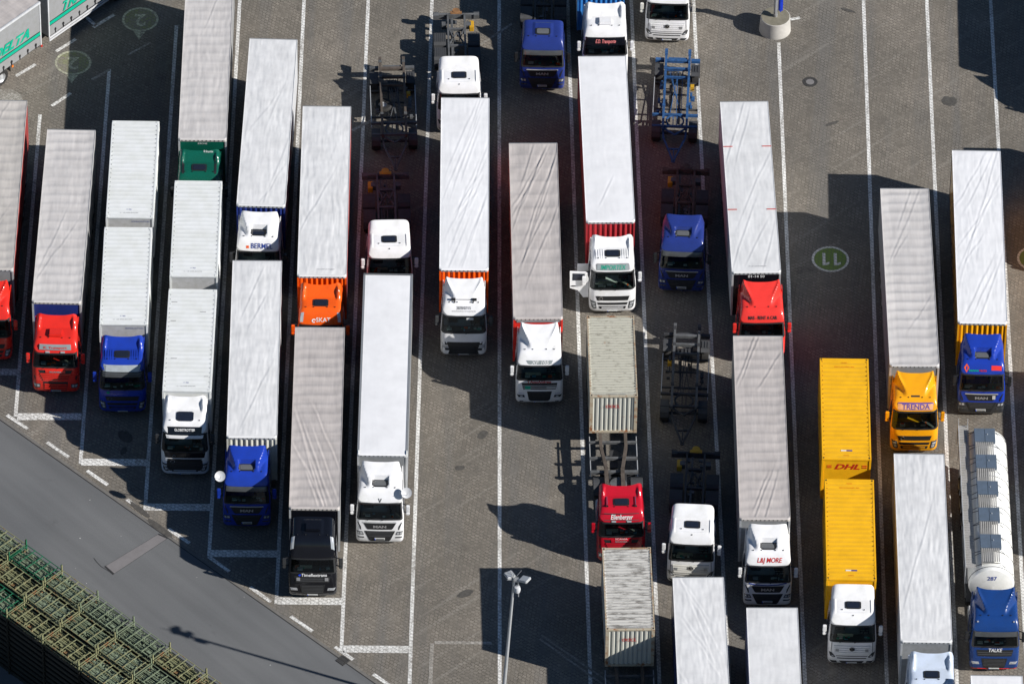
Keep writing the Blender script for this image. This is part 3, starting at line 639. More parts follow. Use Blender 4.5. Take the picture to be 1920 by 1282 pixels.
    for sg in (-1, 1):
        a_, c_ = sorted((sg * (ph - .07), sg * (ph + (.03 if brand in ('volvo', 'renault', 'daf') else -.01)))); a2, c2 = sorted((sg * (fr.hw(zt) - .11), sg * (fr.hw(zt) - .03)))
        fr.panel(b, [(zb, a_, c_), (zt, a2, c2)], .011, .02, cols=4, dz=.15)
    b.build('windscreen_seal', M['black'], root, smooth=40)
    for x0 in (-.62, .12):
        b = MB(); pts = [(x0 + t * .55, fr.y(x0 + t * .55, zb + .03 + .10 * t) - .035, zb + .02 + .10 * t) for t in (0, .3, .6, 1)]
        for i in range(3): b.bar(pts[i], pts[i + 1], .016)
        b.bar((x0 - .02, fr.y(x0, zb - .03) - .03, zb - .04), pts[1], .02); b.build('wiper', M['black'], root)
    for sg in (-1, 1):
        x = sg * (fr.hw((zb + zt) / 2) + .02)
        b = MB(); pts = [(.62, zb + .05), (1.48, zb + .05), (1.48, zt - .12), (.86, zt - .10)]
        b.prism(pts, -.012, .012, lambda a, z_, h_: (x + h_ - sg * (z_ - (zb + zt) / 2) * .09, a, z_)); b.build('side_window', M['hatch'], root)
        # mirror: two housings on arms
        mr = MB(); mx = sg * (hw + .20); my = fr.y(hw - .02, 2.2) - .05
        mr.cbox(mx, my, 2.36, .20, .13, .46); mr.cbox(mx, my, 2.02, .20, .14, .17)
        mo = mr.build('mirror', mirror, root, bevel=.035)
        ar = MB(); ar.bar((sg * (hw - .12), my + .16, 2.58), (mx, my + .02, 2.56), .04); ar.bar((sg * (hw - .06), my + .16, 2.0), (mx, my + .02, 2.05), .04); ar.build('mirror_arm', M['black'], mo)
        gl = MB(); gl.box(mx - .085, mx + .085, my + .066, my + .072, 2.16, 2.56); gl.build('mirror_glass', M['chrome'], mo)
    # --- number plate
    pz = dict(man=.62, volvo=.40, scania=.42, daf=.42, merc=.42, renault=.42)[brand]
    b = MB(); fr.panel(b, [(pz - .055, -.26, .26), (pz + .055, -.26, .26)], .05, .04, cols=5); pl = b.build('number_plate', M['plate'], root)
    b = MB(); fr.panel(b, [(pz - .055, -.262, -.215), (pz + .055, -.262, -.215)], .055, .005, cols=3); b.build('plate_band', M['euroblue'], pl)
    b = MB()
    for k in range(7): fr.panel(b, [(pz - .03, -.17 + k * .058, -.135 + k * .058), (pz + .03, -.17 + k * .058, -.135 + k * .058)], .056, .005, cols=2, dz=1)
    b.build('plate_figures', M['inkblack'], pl)
    # --- brand faces
    G_ = MB(); Lh = []
    if brand == 'man':
        fr.panel(G_, [(1.24, -.60, .60), (1.30, -.66, .66), (1.66, -.84, .84), (1.70, -.80, .80)], .012); G_.build('grille', M['black'], root)
        b = MB(); fr.panel(b, [(1.655, -.86, .86), (1.70, -.84, .84)], .03, .02); b.build('grille_trim', M['alu'], root)
        text('MAN', .20, M['inksilver'], root, fr.warp(0, 1.42), 'emblem', width=.66, bold=.008)
        b = MB(); fr.panel(b, [(.44, -.46, .46), (.52, -.54, .54), (1.14, -.78, .78)], .012); b.build('lower_grille', M['black'], root)
        b = MB(); 
        for z in (.78, .88, .98, 1.07): fr.panel(b, [(z, -.55 - (z - .78) * .4, .55 + (z - .78) * .4), (z + .02, -.56 - (z - .78) * .4, .56 + (z - .78) * .4)], .03, .02)
        b.build('grille_slats', M['guard'], root)
        for sg in (-1, 1):
            a = lambda p, q: (min(sg * p, sg * q), max(sg * p, sg * q))
            b = MB(); fr.panel(b, [(.88, *a(.80, 1.13)), (1.10, *a(.88, 1.17))], .014, cols=8); h_ = b.build('headlight', M['lampdark'], root)
            b = MB(); fr.panel(b, [(.93, *a(.86, .98)), (1.05, *a(.88, 1.0))], .02, .01, cols=4); fr.panel(b, [(.93, *a(1.02, 1.12)), (1.05, *a(1.04, 1.14))], .02, .01, cols=4); b.build('lamp_lens', M['lamp'], h_)
            b = MB(); fr.panel(b, [(.66, *a(.78, 1.12)), (.74, *a(.80, 1.14))], .014, cols=8); b.build('fog_light', M['lampdark'], root)
            b = MB(); fr.panel(b, [(1.22, *a(.93, .98)), (1.42, *a(.96, 1.04)), (1.66, *a(1.08, 1.14))], .012, cols=4); b.build('air_intake', M['black'], root)
    elif brand == 'volvo':
        fr.panel(G_, [(1.13, -.80, .80), (1.40, -.88, .88)], .012); G_.build('grille', M['charcoal_'] if 'charcoal_' in M else M['black'], root)
        b = MB(); c0 = -.62; n = 16
        for i in range(n):
            p = [(c0 + .10 * math.cos(6.2832 * j / n), 1.265 + .10 * math.sin(6.2832 * j / n)) for j in (i, i + 1)]
            b.bar((p[0][0], fr.y(p[0][0], p[0][1]) - .03, p[0][1]), (p[1][0], fr.y(p[1][0], p[1][1]) - .03, p[1][1]), .03)
        b.build('emblem', M['chrome'], root)
        b = MB(); fr.panel(b, [(.84, -.74, .74), (.99, -.80, .80)], .012); fr.panel(b, [(.56, -.66, .66), (.74, -.72, .72)], .012); b.build('lower_grille', M['black'], root)
        b = MB(); fr.panel(b, [(.63, -.56, .56), (.67, -.57, .57)], .03, .02); b.build('grille_slats', lower, root)
        for sg in (-1, 1):
            a = lambda p, q: (min(sg * p, sg * q), max(sg * p, sg * q))
            b = MB(); fr.panel(b, [(.58, *a(.84, 1.02)), (.66, *a(.83, 1.10)), (1.06, *a(.88, 1.17))], .014, cols=8); h_ = b.build('headlight', M['lampdark'], root)
            b = MB(); fr.panel(b, [(.66, *a(.88, 1.0)), (.80, *a(.89, 1.04))], .022, .01, cols=4); fr.panel(b, [(.86, *a(.92, 1.10)), (.98, *a(.93, 1.12))], .022, .01, cols=4); b.build('lamp_lens', M['lamp'], h_)
    elif brand == 'scania':
        fr.panel(G_, [(1.14, -.60, .60), (1.78, -.88, .88)], .008)
        fr.panel(G_, [(.48, -.56, .56), (1.05, -.64, .64)], .008); G_.build('grille', M['black'], root)
        b = MB()
        for z in (1.16, 1.28, 1.40, 1.52): fr.panel(b, [(z, -.62 - (z - 1.14) * .4, .62 + (z - 1.14) * .4), (z + .07, -.63 - (z - 1.14) * .4, .63 + (z - 1.14) * .4)], .035, .035)
        for z in (.56, .70, .84): fr.panel(b, [(z, -.56, .56), (z + .075, -.58, .58)], .035, .035)
        fr.panel(b, [(1.64, -.50, .50), (1.80, -.52, .52)], .035, .035)
        b.build('grille_slats', lower, root)
        text('SCANIA', .12, M['inksilver'], root, fr.warp(0, 1.71, .045), 'emblem', width=.62, bold=.004)
        for sg in (-1, 1):
            a = lambda p, q: (min(sg * p, sg * q), max(sg * p, sg * q))
            b = MB(); fr.panel(b, [(.62, *a(.80, 1.10)), (.90, *a(.78, 1.16))], .014, cols=8); h_ = b.build('headlight', M['lampdark'], root)
            b = MB(); fr.panel(b, [(.70, *a(.84, .95)), (.84, *a(.84, .96))], .022, .01, cols=4); fr.panel(b, [(.70, *a(1.0, 1.09)), (.84, *a(1.0, 1.11))], .022, .01, cols=4); b.build('lamp_lens', M['lamp'], h_)
            b = MB(); fr.panel(b, [(1.18, *a(1.02, 1.08)), (1.40, *a(1.04, 1.12))], .010, cols=4); b.build('air_intake', M['black'], root)
            b = MB(); fr.panel(b, [(zt + .06, *a(.28, .50)), (zt + .12, *a(.28, .50))], .05, .06, cols=5); b.build('roof_lamp', M['lamp'], root)
    elif brand == 'daf':
        fr.panel(G_, [(1.26, -.84, .84), (1.66, -.92, .92)], .008); G_.build('grille', M['black'], root)
        b = MB(); fr.panel(b, [(1.36, -.84, .84), (1.41, -.85, .85)], .03, .02); fr.panel(b, [(1.49, -.87, .87), (1.53, -.88, .88)], .03, .02); b.build('grille_slats', M['alu'] if pm is P['white'] else M['guard'], root)
        b = MB(); fr.panel(b, [(.46, -.44, .44), (.54, -.54, .54), (1.12, -.64, .64)], .012); b.build('lower_grille', M['black'], root)
        b = MB()
        for z in (.62, .72, .82, .92, 1.02): fr.panel(b, [(z, -.53, .53), (z + .02, -.54, .54)], .028, .02)
        b.build('lower_slats', M['guard'], root)
        for sg in (-1, 1):
            a = lambda p, q: (min(sg * p, sg * q), max(sg * p, sg * q))
            b = MB(); fr.panel(b, [(.72, *a(.74, 1.08)), (.88, *a(.78, 1.16))], .014, cols=8); h_ = b.build('headlight', M['lampdark'] if pm is P['white'] else M['lamp'], root)
            b = MB(); fr.panel(b, [(.75, *a(.86, .98)), (.84, *a(.86, .99))], .022, .01, cols=4); b.build('lamp_lens', M['lamp'], h_)
            b = MB(); fr.panel(b, [(.40, *a(.82, 1.0)), (.45, *a(.82, 1.02))], .014, cols=5); b.build('fog_light', M['lampdark'], root)
    elif brand == 'merc':
        b = MB()
        for z, h_ in ((1.06, .84), (1.19, .86), (1.32, .88), (1.45, .90)):
            fr.panel(b, [(z, -h_, h_), (z + .085, -h_ - .02, h_ + .02)], .045, .045)
        b.build('grille_slats', lower, root, smooth=40)
        fr.panel(G_, [(1.02, -.84, .84), (1.56, -.92, .92)], .006); G_.build('grille', M['galv'], root)
        b = MB(); n = 24; yy = fr.y(0, 1.38)
        b.lathe((0, yy - .05, 1.38), (0, 1, 0), [(0.0, -.008), (.13, -.008), (.135, .03)], n); em = b.build('emblem_disc', M['black'], root)
        b = MB(); b.lathe((0, yy - .07, 1.38), (0, 1, 0), [(.115, 0), (.135, 0), (.135, .02), (.115, .02), (.115, 0)], n)
        for k in range(3):
            an = math.pi / 2 + k * 2.0944; b.bar((0, yy - .072, 1.38), (.12 * math.cos(an), yy - .072, 1.38 + .12 * math.sin(an)), .022)
        b.build('star', M['chrome'], em)
        b = MB(); fr.panel(b, [(.36, -.48, .48), (.54, -.62, .62)], .012); b.build('lower_grille', M['black'], root)
        b = MB(); fr.panel(b, [(.70, -.72, .72), (.76, -.74, .74)], .012); fr.panel(b, [(.86, -.78, .78), (.90, -.80, .80)], .012); b.build('bumper_gap', M['guard'], root)
        for sg in (-1, 1):
            a = lambda p, q: (min(sg * p, sg * q), max(sg * p, sg * q))
            b = MB(); fr.panel(b, [(.78, *a(.84, .94)), (.84, *a(.82, 1.08)), (1.10, *a(1.0, 1.15))], .014, cols=8); h_ = b.build('headlight', M['lampdark'], root)
            b = MB(); fr.panel(b, [(.83, *a(.88, .99)), (.92, *a(.92, 1.02))], .022, .01, cols=4); b.build('lamp_lens', M['lamp'], h_)
            b = MB(); fr.panel(b, [(.42, *a(.72, .98)), (.54, *a(.76, 1.10))], .014, cols=6); b.build('fog_light', M['black'], root)
            b = MB(); fr.panel(b, [(1.1, *a(1.03, 1.05)), (1.72, *a(1.0, 1.03))], .010, cols=3); b.build('panel_gap', M['guard'], root)
            b = MB(); fr.panel(b, [(1.22, *a(.66, .82)), (1.38, *a(.66, .82))], .055, .02, cols=3); b.build('grille_badge', M['galv'], root)
    elif brand == 'renault':
        fr.panel(G_, [(.36, -1.0, 1.0), (.46, -1.08, 1.08), (1.10, -1.12, 1.12), (1.24, -1.16, 1.16)], .006); G_.build('grille', M['black'], root)
        b = MB()
        for z in (.55, .66, .77, .88, .99): fr.panel(b, [(z, -.58, .58), (z + .02, -.58, .58)], .026, .02)
        b.build('grille_slats', M['guard'], root)
        for sg in (-1, 1):
            a = lambda p, q: (min(sg * p, sg * q), max(sg * p, sg * q))
            b = MB(); fr.panel(b, [(.86, *a(.76, 1.06)), (1.08, *a(.82, 1.14))], .018, cols=8); b.build('headlight', M['lamp'], root)
            b = MB(); fr.panel(b, [(.46, *a(.80, 1.06)), (.70, *a(.74, 1.14))], .018, cols=8); b.build('bumper_corner', pm, root)
    # --- visor, hatch, side fairings
    if visor:
        b = MB(); fr.panel(b, [(zt - .14, -fr.hw(zt) + .10, fr.hw(zt) - .10), (zt + .10, -fr.hw(zt) + .12, fr.hw(zt) - .12)], .13, .03, cols=18); b.build('sun_visor', M[visor], root, smooth=40)
    if hatch:
        m_ = M['hatch'] if hatch == 'dark' else M['hatchgrey'] if hatch == 'grey' else pm
        ys = (.98, 1.36) if roof in ('scoop',) else (1.0, 1.42)
        if hatch != 'box':
            roof_patch(surf, -.40, .40, ys[0] - .04, ys[1] + .04, M['black'], 'hatch_frame', root, .025, .04)
            roof_patch(surf, -.32, .32, ys[0] + .02, ys[1] - .02, m_, 'roof_hatch', root, .04, .02)
        else:
            b = MB(); p = surf(0, 1.2, 0); b.cbox(0, 1.2, p[2] + .07, .72, .55, .16); b.build('roof_unit', pm, root, bevel=.05)
    if brand == 'volvo' and roof == 'wing' and hatch:
        for sx in (-.86, -.74, -.62, -.50, .50, .62, .74, .86): roof_patch(surf, sx - .022, sx + .022, .88, 1.5, pm, 'roof_rib', root, .022, .04, n=4, rnd=False)
    b = MB()
    for sx in ((-.75, -.35, .35, .75) if brand != 'merc' else (-.55, 0, .55)):
        p = surf(sx, .90 if sx else .62, 0.01); b.tube(p, (p[0], p[1], p[2] + .035), .028, n=8)
    b.build('marker_lamps', M['black'], root)
    if fairing:
        for sg in (-1, 1):
            b = MB(); x = sg * (hw - .02); b.prism([(yb - .02, .62), (yb + .52, .62), (yb + .52, 3.2), (yb + .30, 3.42), (yb - .02, 3.42)], -.02, .02, lambda a, z_, h_: (x + h_ - sg * max(0, z_ - 1.9) * .07, a, z_)); b.build('side_fairing', pm, root)
    if dish:
        sg = 1 if dish > 0 else -1; c0 = Vector((sg * 1.34, .55, 3.35)); ax = Vector((.12, -.62, .50)).normalized()
        b = MB(); b.lathe(c0, ax, [(0.0, -.07), (.12, -.058), (.22, -.02), (.265, .02), (.275, .025), (.21, -.008), (.11, -.042), (0, -.055)], 24); di = b.build('satellite_dish', M['sidew'], root, smooth=50)
        b = MB(); b.tube(c0 - ax * .06, (sg * 1.08, .75, 2.95), .022, n=8); b.tube(c0 - ax * .03 + Vector((0, 0, -.28)), c0 + ax * .3, .012, n=6); b.build('dish_arm', M['alu'], di)
    # --- wheels, arches, steps
    for sg in (-1, 1):
        wheel(root, sg * 1.02, 1.42)
        b = MB(); arc = [(1.42 - .60 * math.cos(a), .515 + .60 * math.sin(a)) for a in np.linspace(.1, math.pi - .1, 12)]
        for i in range(11): b.bar((sg * 1.05, *arc[i]), (sg * 1.05, *arc[i + 1]), .36, .03)
        b.build('wheel_arch', M['black'], root)
        b = MB(); b.box(min(sg * .9, sg * 1.2), max(sg * .9, sg * 1.2), .82, .90, .34, 1.1); b.build('cab_step', M['guard'], root)
    return fr, surf

def roof_arc(sf, x, ymin=.36):
    ys = np.arange(ymin, 2.0, .01); zz = [sf(x, y, 0)[2] for y in ys]; k0 = next((k for k in range(1, len(zz)) if zz[k] > zz[0] + 1e-4), 1) - 1
    a = [0.0]
    for k in range(k0 + 1, len(ys)): a.append(a[-1] + math.hypot(ys[k] - ys[k - 1], zz[k] - zz[k - 1]))
    return a, list(ys[k0:])
def roof_front_text(s, w_, h_, cx, s0, mat, t, sf, **k):
    arc, ys = roof_arc(sf, 0)
    return text(s, h_, mat, t, lambda a, b_: sf(cx + a, float(np.interp(s0 + b_, arc, ys)), .03), width=w_, **k)
def tractor_back(root, L=5.9, axles=(5.0,), guards=True, tank=True):
    b = MB(); b.box(-.45, -.37, 1.6, L, .78, 1.04); b.box(.37, .45, 1.6, L, .78, 1.04)
    for y in np.arange(2.4, L, .9): b.box(-.37, .37, y, y + .08, .82, 1.0)
    b.box(-.9, .9, L - .06, L, .6, .84); b.box(-.5, .5, 1.7, 2.1, .6, 1.3); b.build('chassis', M['frame'], root)
    b = MB(); b.lathe((0, axles[0] - .2, 1.06), (0, 0, 1), [(0, .1), (.42, .1), (.45, .04), (.45, 0)], 20); b.build('fifth_wheel', M['framegrey'], root)
    for y in axles:
        for sg in (-1, 1):
            wheel(root, sg * .93, y, w=1.9)
            if guards:
                b = MB(); arc = [(y - .60 * math.cos(a), .515 + .62 * math.sin(a)) for a in np.linspace(.25, math.pi - .25, 10)]
                for i in range(9): b.bar((sg * .95, *arc[i]), (sg * .95, *arc[i + 1]), .62, .02)
                b.build('mudguard', M['guard'], root)
    if tank:
        for sg in (-1, 1):
            b = MB(); b.box(min(sg * .6, sg * 1.18), max(sg * .6, sg * 1.18), 2.75, 3.9, .38, .98); b.build('fuel_tank', M['alu'], root, bevel=.06)

def head(px0, py0, px1, py1, z=4.0):
    """position of the front point and heading, from rear (0) and front (1) pixels"""
    a, b_ = at(px0, py0, z), at(px1, py1, z); d = a - b_; return b_, math.atan2(-d.x, d.y), math.hypot(d.x, d.y)
def place(px, py, slope, z=0.3):
    f_ = at(px, py, z); r_ = at(px - slope * 200, py - 200, z); d = r_ - f_; return Vector((f_.x, f_.y, 0)), math.atan2(-d.x, d.y)
def local(root_loc, rz):
    c_, s_ = math.cos(-rz), math.sin(-rz)
    return lambda p: ((p[0] - root_loc[0]) * c_ - (p[1] - root_loc[1]) * s_, (p[0] - root_loc[0]) * s_ + (p[1] - root_loc[1]) * c_)

# ------------------------------------------------------------------ trailers
TW = 2.55
def tarp_surface(L, W_, style, seed):
    nx = 60; ny = int(L / .085); xs = np.linspace(-W_ / 2, W_ / 2, nx); ys = np.linspace(0, L, ny); X, Y = np.meshgrid(xs, ys); r = np.random.default_rng(seed)
    Z = np.zeros_like(X); edge = np.clip((W_ / 2 - np.abs(X)) / .12, 0, 1) * np.clip(Y / .15, 0, 1) * np.clip((L - Y) / .15, 0, 1)
    rib, wr, dg = style.get('rib', .3), style.get('wr', .5), style.get('dg', .5)
    bow = style.get('bow', .68); jit = .35 * vnoise(X * .6, Y * .2, seed + 3); ph = ((Y + .12) / bow + jit * .10) % 1.0
    Z += rib * (.25 + .75 * smooth01((W_ / 2 - np.abs(X)) / .5)) * (-.060 * np.abs(np.sin(np.pi * ph)) ** .75 + .010 * np.exp(-((ph - .12) / .07) ** 2)) * (0.55 + .9 * (vnoise(X * .7, Y * .5, seed + 4) + .5))
    Z += wr * .017 * vnoise(X * 6 + 1.5 * vnoise(Y, X, seed + 9), Y * .9, seed) + wr * .008 * vnoise(X * 14, Y * 2.2, seed + 1) + wr * .012 * vnoise(X * 3, Y * 3, seed + 2)
    sgn = style.get('dir', 1)
    for k in range(int(round(8 * dg))):
        y0 = r.uniform(.2, L - .5) if style.get('reg') is None else r.uniform(*style['reg']) ; ln = r.uniform(.8, 2.4); sl = r.uniform(2.0, 4.6) * sgn; x0 = r.uniform(-.6, .6)
        t = (X - x0); yc = y0 + sl * t + .35 * vnoise(X * 2.5, Y * .01 + k, seed + k + 20); m_ = np.exp(-(t / (ln / 2)) ** 4)
        dd = (Y - yc) / math.sqrt(1 + sl * sl); Z += style.get('da', .010) * m_ * (np.exp(-(dd / .045) ** 2) - .7 * np.exp(-((dd - .09) / .07) ** 2))
    Z += .03 * (1 - (2 * X / W_) ** 2) * .6
    return X, Y, Z * edge
def semi(name, rear, front, label, roof='tw', style=None, wall='grey', wallm=None, side=None, H=4.0, seed=1, frame=None, sunk=False, low=False, cap=True):
    style = style or {}; rl, rr, ry = rear; fl, fr_, fy = front
    loc, rz, L = head((rl + rr) / 2, ry, (fl + fr_) / 2, fy, H)
    if 13.0 < L < 14.2: L = L
    t = thing(name, (loc.x, loc.y, 0), rz, label, 'semi-trailer', 'semi-trailers parked in the lorry bays')
    side = side or M['sidew']; wallm = wallm or M['greywall']; hw = TW / 2; rw = hw - (.10 if sunk else 0.015)
    X, Y, Z = tarp_surface(L - .16, rw * 2, style, seed)
    b = MB(); ny, nx = X.shape; V = np.stack([X, Y + .12, Z + H - .01], -1).reshape(-1, 3)
    idx = np.arange(ny * nx).reshape(ny, nx); F_ = np.stack([idx[:-1, :-1], idx[:-1, 1:], idx[1:, 1:], idx[1:, :-1]], -1).reshape(-1, 4)
    me = bpy.data.meshes.new('roof_sheet'); me.from_pydata(V.tolist(), [], F_.tolist()); me.materials.append(M[roof]); me.polygons.foreach_set('use_smooth', [True] * len(me.polygons))
    o = bpy.data.objects.new('roof_sheet', me); col.objects.link(o); o.parent = t
    # side curtains, slightly billowing, with eaves rail
    for sg in (-1, 1):
        G = []
        for z in (1.02, 1.06, 1.5, 2.2, 3.0, 3.6, H - .10, H - .05):
            G.append([(sg * (hw - .012 + (.012 * math.sin(y * 4.1 + seed) if 1.1 < z < H - .2 else 0)), y, z) for y in np.linspace(.14, L - .10, 60)])
        b = MB(); b.grid(G); b.build('side_curtain', side, t, smooth=60)
        b = MB(); xa, xb = sorted((sg * (rw - .005), sg * (hw + .004))); b.box(xa, xb, .12, L - .05, H - .085, H + .004); b.build('eaves_rail', M[roof] if not sunk else M['galv'], t)
    # front wall
    b = MB(); wt = H - .14
    if wall == 'corr':
        n = 9; xs = []; pitch = (TW - .18) / n
        G0 = []
        for k in range(n):
            for a in np.linspace(0, 1, 9): xs.append((-hw + .09 + (k + a) * pitch, -.055 * math.sin(math.pi * min(1, a / .72)) if a < .72 else 0))
        b.grid([[(x, .06 + d, z) for x, d in xs] for z in (.98, wt)])
        b.build('front_wall', wallm, t, smooth=50)
        b = MB(); b.box(-hw, -hw + .088, .0, .12, .98, wt); b.box(hw - .088, hw, .0, .12, .98, wt); b.build('corner_post', wallm, t)
    else:
        b.box(-hw + .10, hw - .10, .03, .10, .98, wt); b.build('front_wall', wallm, t)
        b = MB(); b.box(-hw, -hw + .098, .0, .12, .98, wt); b.box(hw - .098, hw, .0, .12, .98, wt); b.build('corner_post', frame or M['alu'], t)
    # front cap with hooks
    ck = .10; pts = [(-hw, .13), (-hw, ck), (-hw + ck, .0), (hw - ck, .0), (hw, ck), (hw, .13)]
    b = MB(); b.prism(pts, wt + .002, H - .03); cp = b.build('front_cap', M['corner'] if cap is True else cap, t)
    b = MB(); b.grid([[(x * s_, y + dy, z) for x, y in pts[1:5]] for s_, dy, z in ((1.0, 0, H - .03), (.985, .05, H + .003), (.97, .13, H + .006))]); b.build('cap_skirt', M[roof], cp)
    b = MB()
    for k in range(11): x = -hw + .2 + k * (TW - .4) / 10; b.cbox(x, -.004, H - .075, .045, .02, .05)
    b.build('hooks', M['black'], cp)
    # rear frame and doors
    b = MB(); b.box(-hw, hw, L - .05, L, .95, H - .0); b.build('rear_doors', M['galv'], t)
    # running gear
    b = MB(); b.box(-.55, -.43, .5, L - .1, .90, 1.0); b.box(.43, .55, .5, L - .1, .90, 1.0); b.box(-hw, hw, .12, L - .05, 1.0, 1.05)
    for y in np.arange(1, L - .5, 1.0): b.box(-1.2, 1.2, y, y + .06, .92, .998)
    b.build('chassis', M['frame'], t)
    for y in (L - 4.9, L - 3.6, L - 2.3):
        for sg in (-1, 1): wheel(t, sg * 1.06, y, z=.5, w=1.15, r=.97)
    b = MB(); b.box(-1.2, 1.2, L - .2, L - .1, .45, .58); bu = b.build('underrun_bumper', M['galv'], t)
    for sg in (-1, 1):
        b = MB(); b.cbox(sg * 1.0, L - .05 + .03, .8, .4, .06, .14); b.build('tail_light', M['red'], t)
        b = MB(); x = sg * 1.22; b.box(x - .02, x + .02, 4.2, L - 6.0, .45, .55); b.box(x - .02, x + .02, 4.2, L - 6.0, .72, .82); b.build('side_guard', M['alu'], t)
        b = MB(); b.box(sg * .8 - .07, sg * .8 + .07, 2.3, 2.44, .25, .9); b.box(sg * .8 - .14, sg * .8 + .14, 2.22, 2.52, .20, .25); b.build('landing_leg', M['framegrey'], t)
    return t, loc, rz, L
def lorry(name, px, py, rz, label, cat='lorry', group='lorries parked in the bays', z=0.28):
    p = at(px, py, z); p.z = 0
    return thing(name, p, rz, label, cat, group)

def face_text(root, s, x, z, size, mat, y=-.01, **k): return text(s, size, mat, root, lambda a, b_: (x + a, y, z + b_), **k)

# --- column by column, left to right
tr, loc, rz, L = semi('semi_trailer', (-39, 51, 188), (-66, 24, 505), 'beige-roofed semi-trailer with red side, cut by the left edge', 'tb', dict(rib=.9, wr=.4, dg=.4), side=SR, seed=11)
t = lorry('tractor_unit', -21, 676, rz, 'bright red tractor unit half cut off by the left edge'); cab(t, 'volvo', P['red'], 'ramp', hatch=None, inside=1); tractor_back(t)

tr, loc, rz, L = semi('semi_trailer', (88, 180, 243), (60, 152, 567), 'grey-roofed semi-trailer with blue front behind the slatted red cab', 'tg2', dict(rib=.8, wr=.5, dg=.25), wallm=P['navy'], side=M['trailgrey'], seed=12, cap=M['tb'])
t = lorry('tractor_unit', 105, 736, rz, 'red tractor unit with slatted red grille and roof air unit'); fr, sf = cab(t, 'scania', P['red'], 'wing', hatch='box', inside=2, top=3.85)
tractor_back(t)
b = MB(); fr.panel(b, [(2.92, -.82, .82), (3.16, -.80, .80)], .05, .08); sg_ = b.build('name_sign', M['signgrey'], t); text('K. Transport', .15, P['red'], sg_, fr.warp(0, 3.04, .062), width=1.2, bold=.003)

def swap_body(rear, front, label, mat, H=3.95, z0=1.15, ribs=True, facem=None, seed=1, name='swap_body', W_=2.5, labeltxt=True, courier=False):
    rl, rr, ry = rear; fl, fr_, fy = front; loc, rz, L = head((rl + rr) / 2, ry, (fl + fr_) / 2, fy, H); hw = W_ / 2
    t = thing(name, (loc.x, loc.y, z0), rz, label, 'swap body', 'swap bodies on lorries and trailers'); h = H - z0
    b = MB(); ys = [0, .16]; zs = [0, 0]; y = .16; k = 0
    while y < L - .3:
        a = .013 if courier else .008
        for dy, dz in ((.04, -a), (.13, -a), (.04, 0), (.10, 0)): y += dy; ys.append(y); zs.append(dz)
    ys += [L]; zs += [0]
    xs = [-hw + .10, -.6, 0, .6, hw - .10]
    b.grid([[(x, y_, h + z_ * (.9 + .2 * math.sin(3 * x + y_))) for x in xs] for y_, z_ in zip(ys, zs)]); b.build('roof', mat, t)
    b = MB()
    for sg in (-1, 1):
        xa, xb = sorted((sg * (hw - .10), sg * hw)); b.box(xa, xb, 0, L, h - .12, h + .006)
    b.box(-hw + .10, hw - .10, -.004, .06, h - .10, h + .004); b.box(-hw + .10, hw - .10, L - .06, L + .004, h - .10, h + .004)
    b.build('roof_rail', mat, t, bevel=.012)
    b = MB()
    for y_ in np.arange(.35, L - .2, .34):
        for sg in (-1, 1): b.cbox(sg * (hw - .13), y_, h + .004, .03, .055, .02)
    b.build('rivets', M['inkgrey'] if not courier else simple('bronze_marks', (.35, .16, .01), .5), t)
    for sg in (-1, 1):
        G = []; ysd = np.arange(0.05, L - .05, .06)
        b = MB(); G = [[(sg * (hw - .035 + (.025 if (int(y_ / .12) % 2) else 0)), y_, z_) for y_ in ysd] for z_ in (.1, h - .12)]; b.grid(G); b.build('side_wall', mat, t)
    b = MB(); b.box(-hw + .1, hw - .1, .03, .09, .1, h - .10); b.box(-hw + .1, hw - .1, L - .09, L - .03, .1, h - .1); b.build('end_wall', facem or M['face'], t)
    b = MB()
    for sg in (-1, 1):
        for y_ in (0, L - .12):
            xa, xb = sorted((sg * (hw - .10), sg * hw)); b.box(xa, xb, y_, y_ + .12, 0, h - .12)
    b.box(-hw, hw, 0, L, -.02, .1); b.build('frame', mat, t)
    b = MB()
    for sg in (-1, 1):
        for y_ in (.10, L - .10): b.cbox(sg * (hw - .09), y_, h + .008, *((.13, .13) if not courier else (.065, .08)), .02)
    b.build('corner_casting', mat if not courier else M['black'], t)
    tr_ = lambda cx, cy, flip=1: (lambda a, b_: (cx + a * flip, cy + b_ * flip, h + .008))
    if labeltxt and not courier:
        text('C 782', .11, M['inkblue'], t, tr_(-.05, .62)); text('C 10.495.04194', .10, M['inkgrey'], t, tr_(-.05, .36), width=.95)
    if courier:
        b = MB(); b.box(-.28, .0, .60, .68, h, h + .012); b.cm = 1; b.box(.0, .30, .60, .68, h, h + .014); b.build('label_plate', [M['paper'], M['inkblue']], t)
        text('DHXC', .10, M['inkred'], t, tr_(0, .28)); text('DHXC', .10, M['inkred'], t, tr_(0, L - .32, -1)); text('DE 1004174 01402', .10, M['inkred'], t, tr_(0, L - .62, -1), width=1.0)
    return t, loc, rz, L, h
def small_face_sign(t, h):
    text('.RÖHLIG SUTTON', .13, M['inkblue'], t, lambda a, b_: (.55 + a, .022, h - .30 + b_), width=.95)
def drawbar_under(loc, rz, L, label):
    t = thing('drawbar_trailer', (loc.x, loc.y, 0), rz, label, 'trailer chassis', 'drawbar trailer chassis')
    b = MB(); b.box(-.55, -.43, -.1, L, .88, 1.12); b.box(.43, .55, -.1, L, .88, 1.12)
    for y in np.arange(.2, L, 1.1): b.box(-1.2, 1.2, y, y + .1, 1.0, 1.12)
    b.build('frame_rails', M['framegrey'], t)
    b = MB(); b.bar((0, .6, .7), (0, -1.0, .62), .14); b.build('drawbar', M['frame'], t)
    for y in (L * .42, L * .42 + 1.3):
        for sg in (-1, 1): wheel(t, sg * 1.03, y, z=.5, w=1.2, r=.97)
    return t
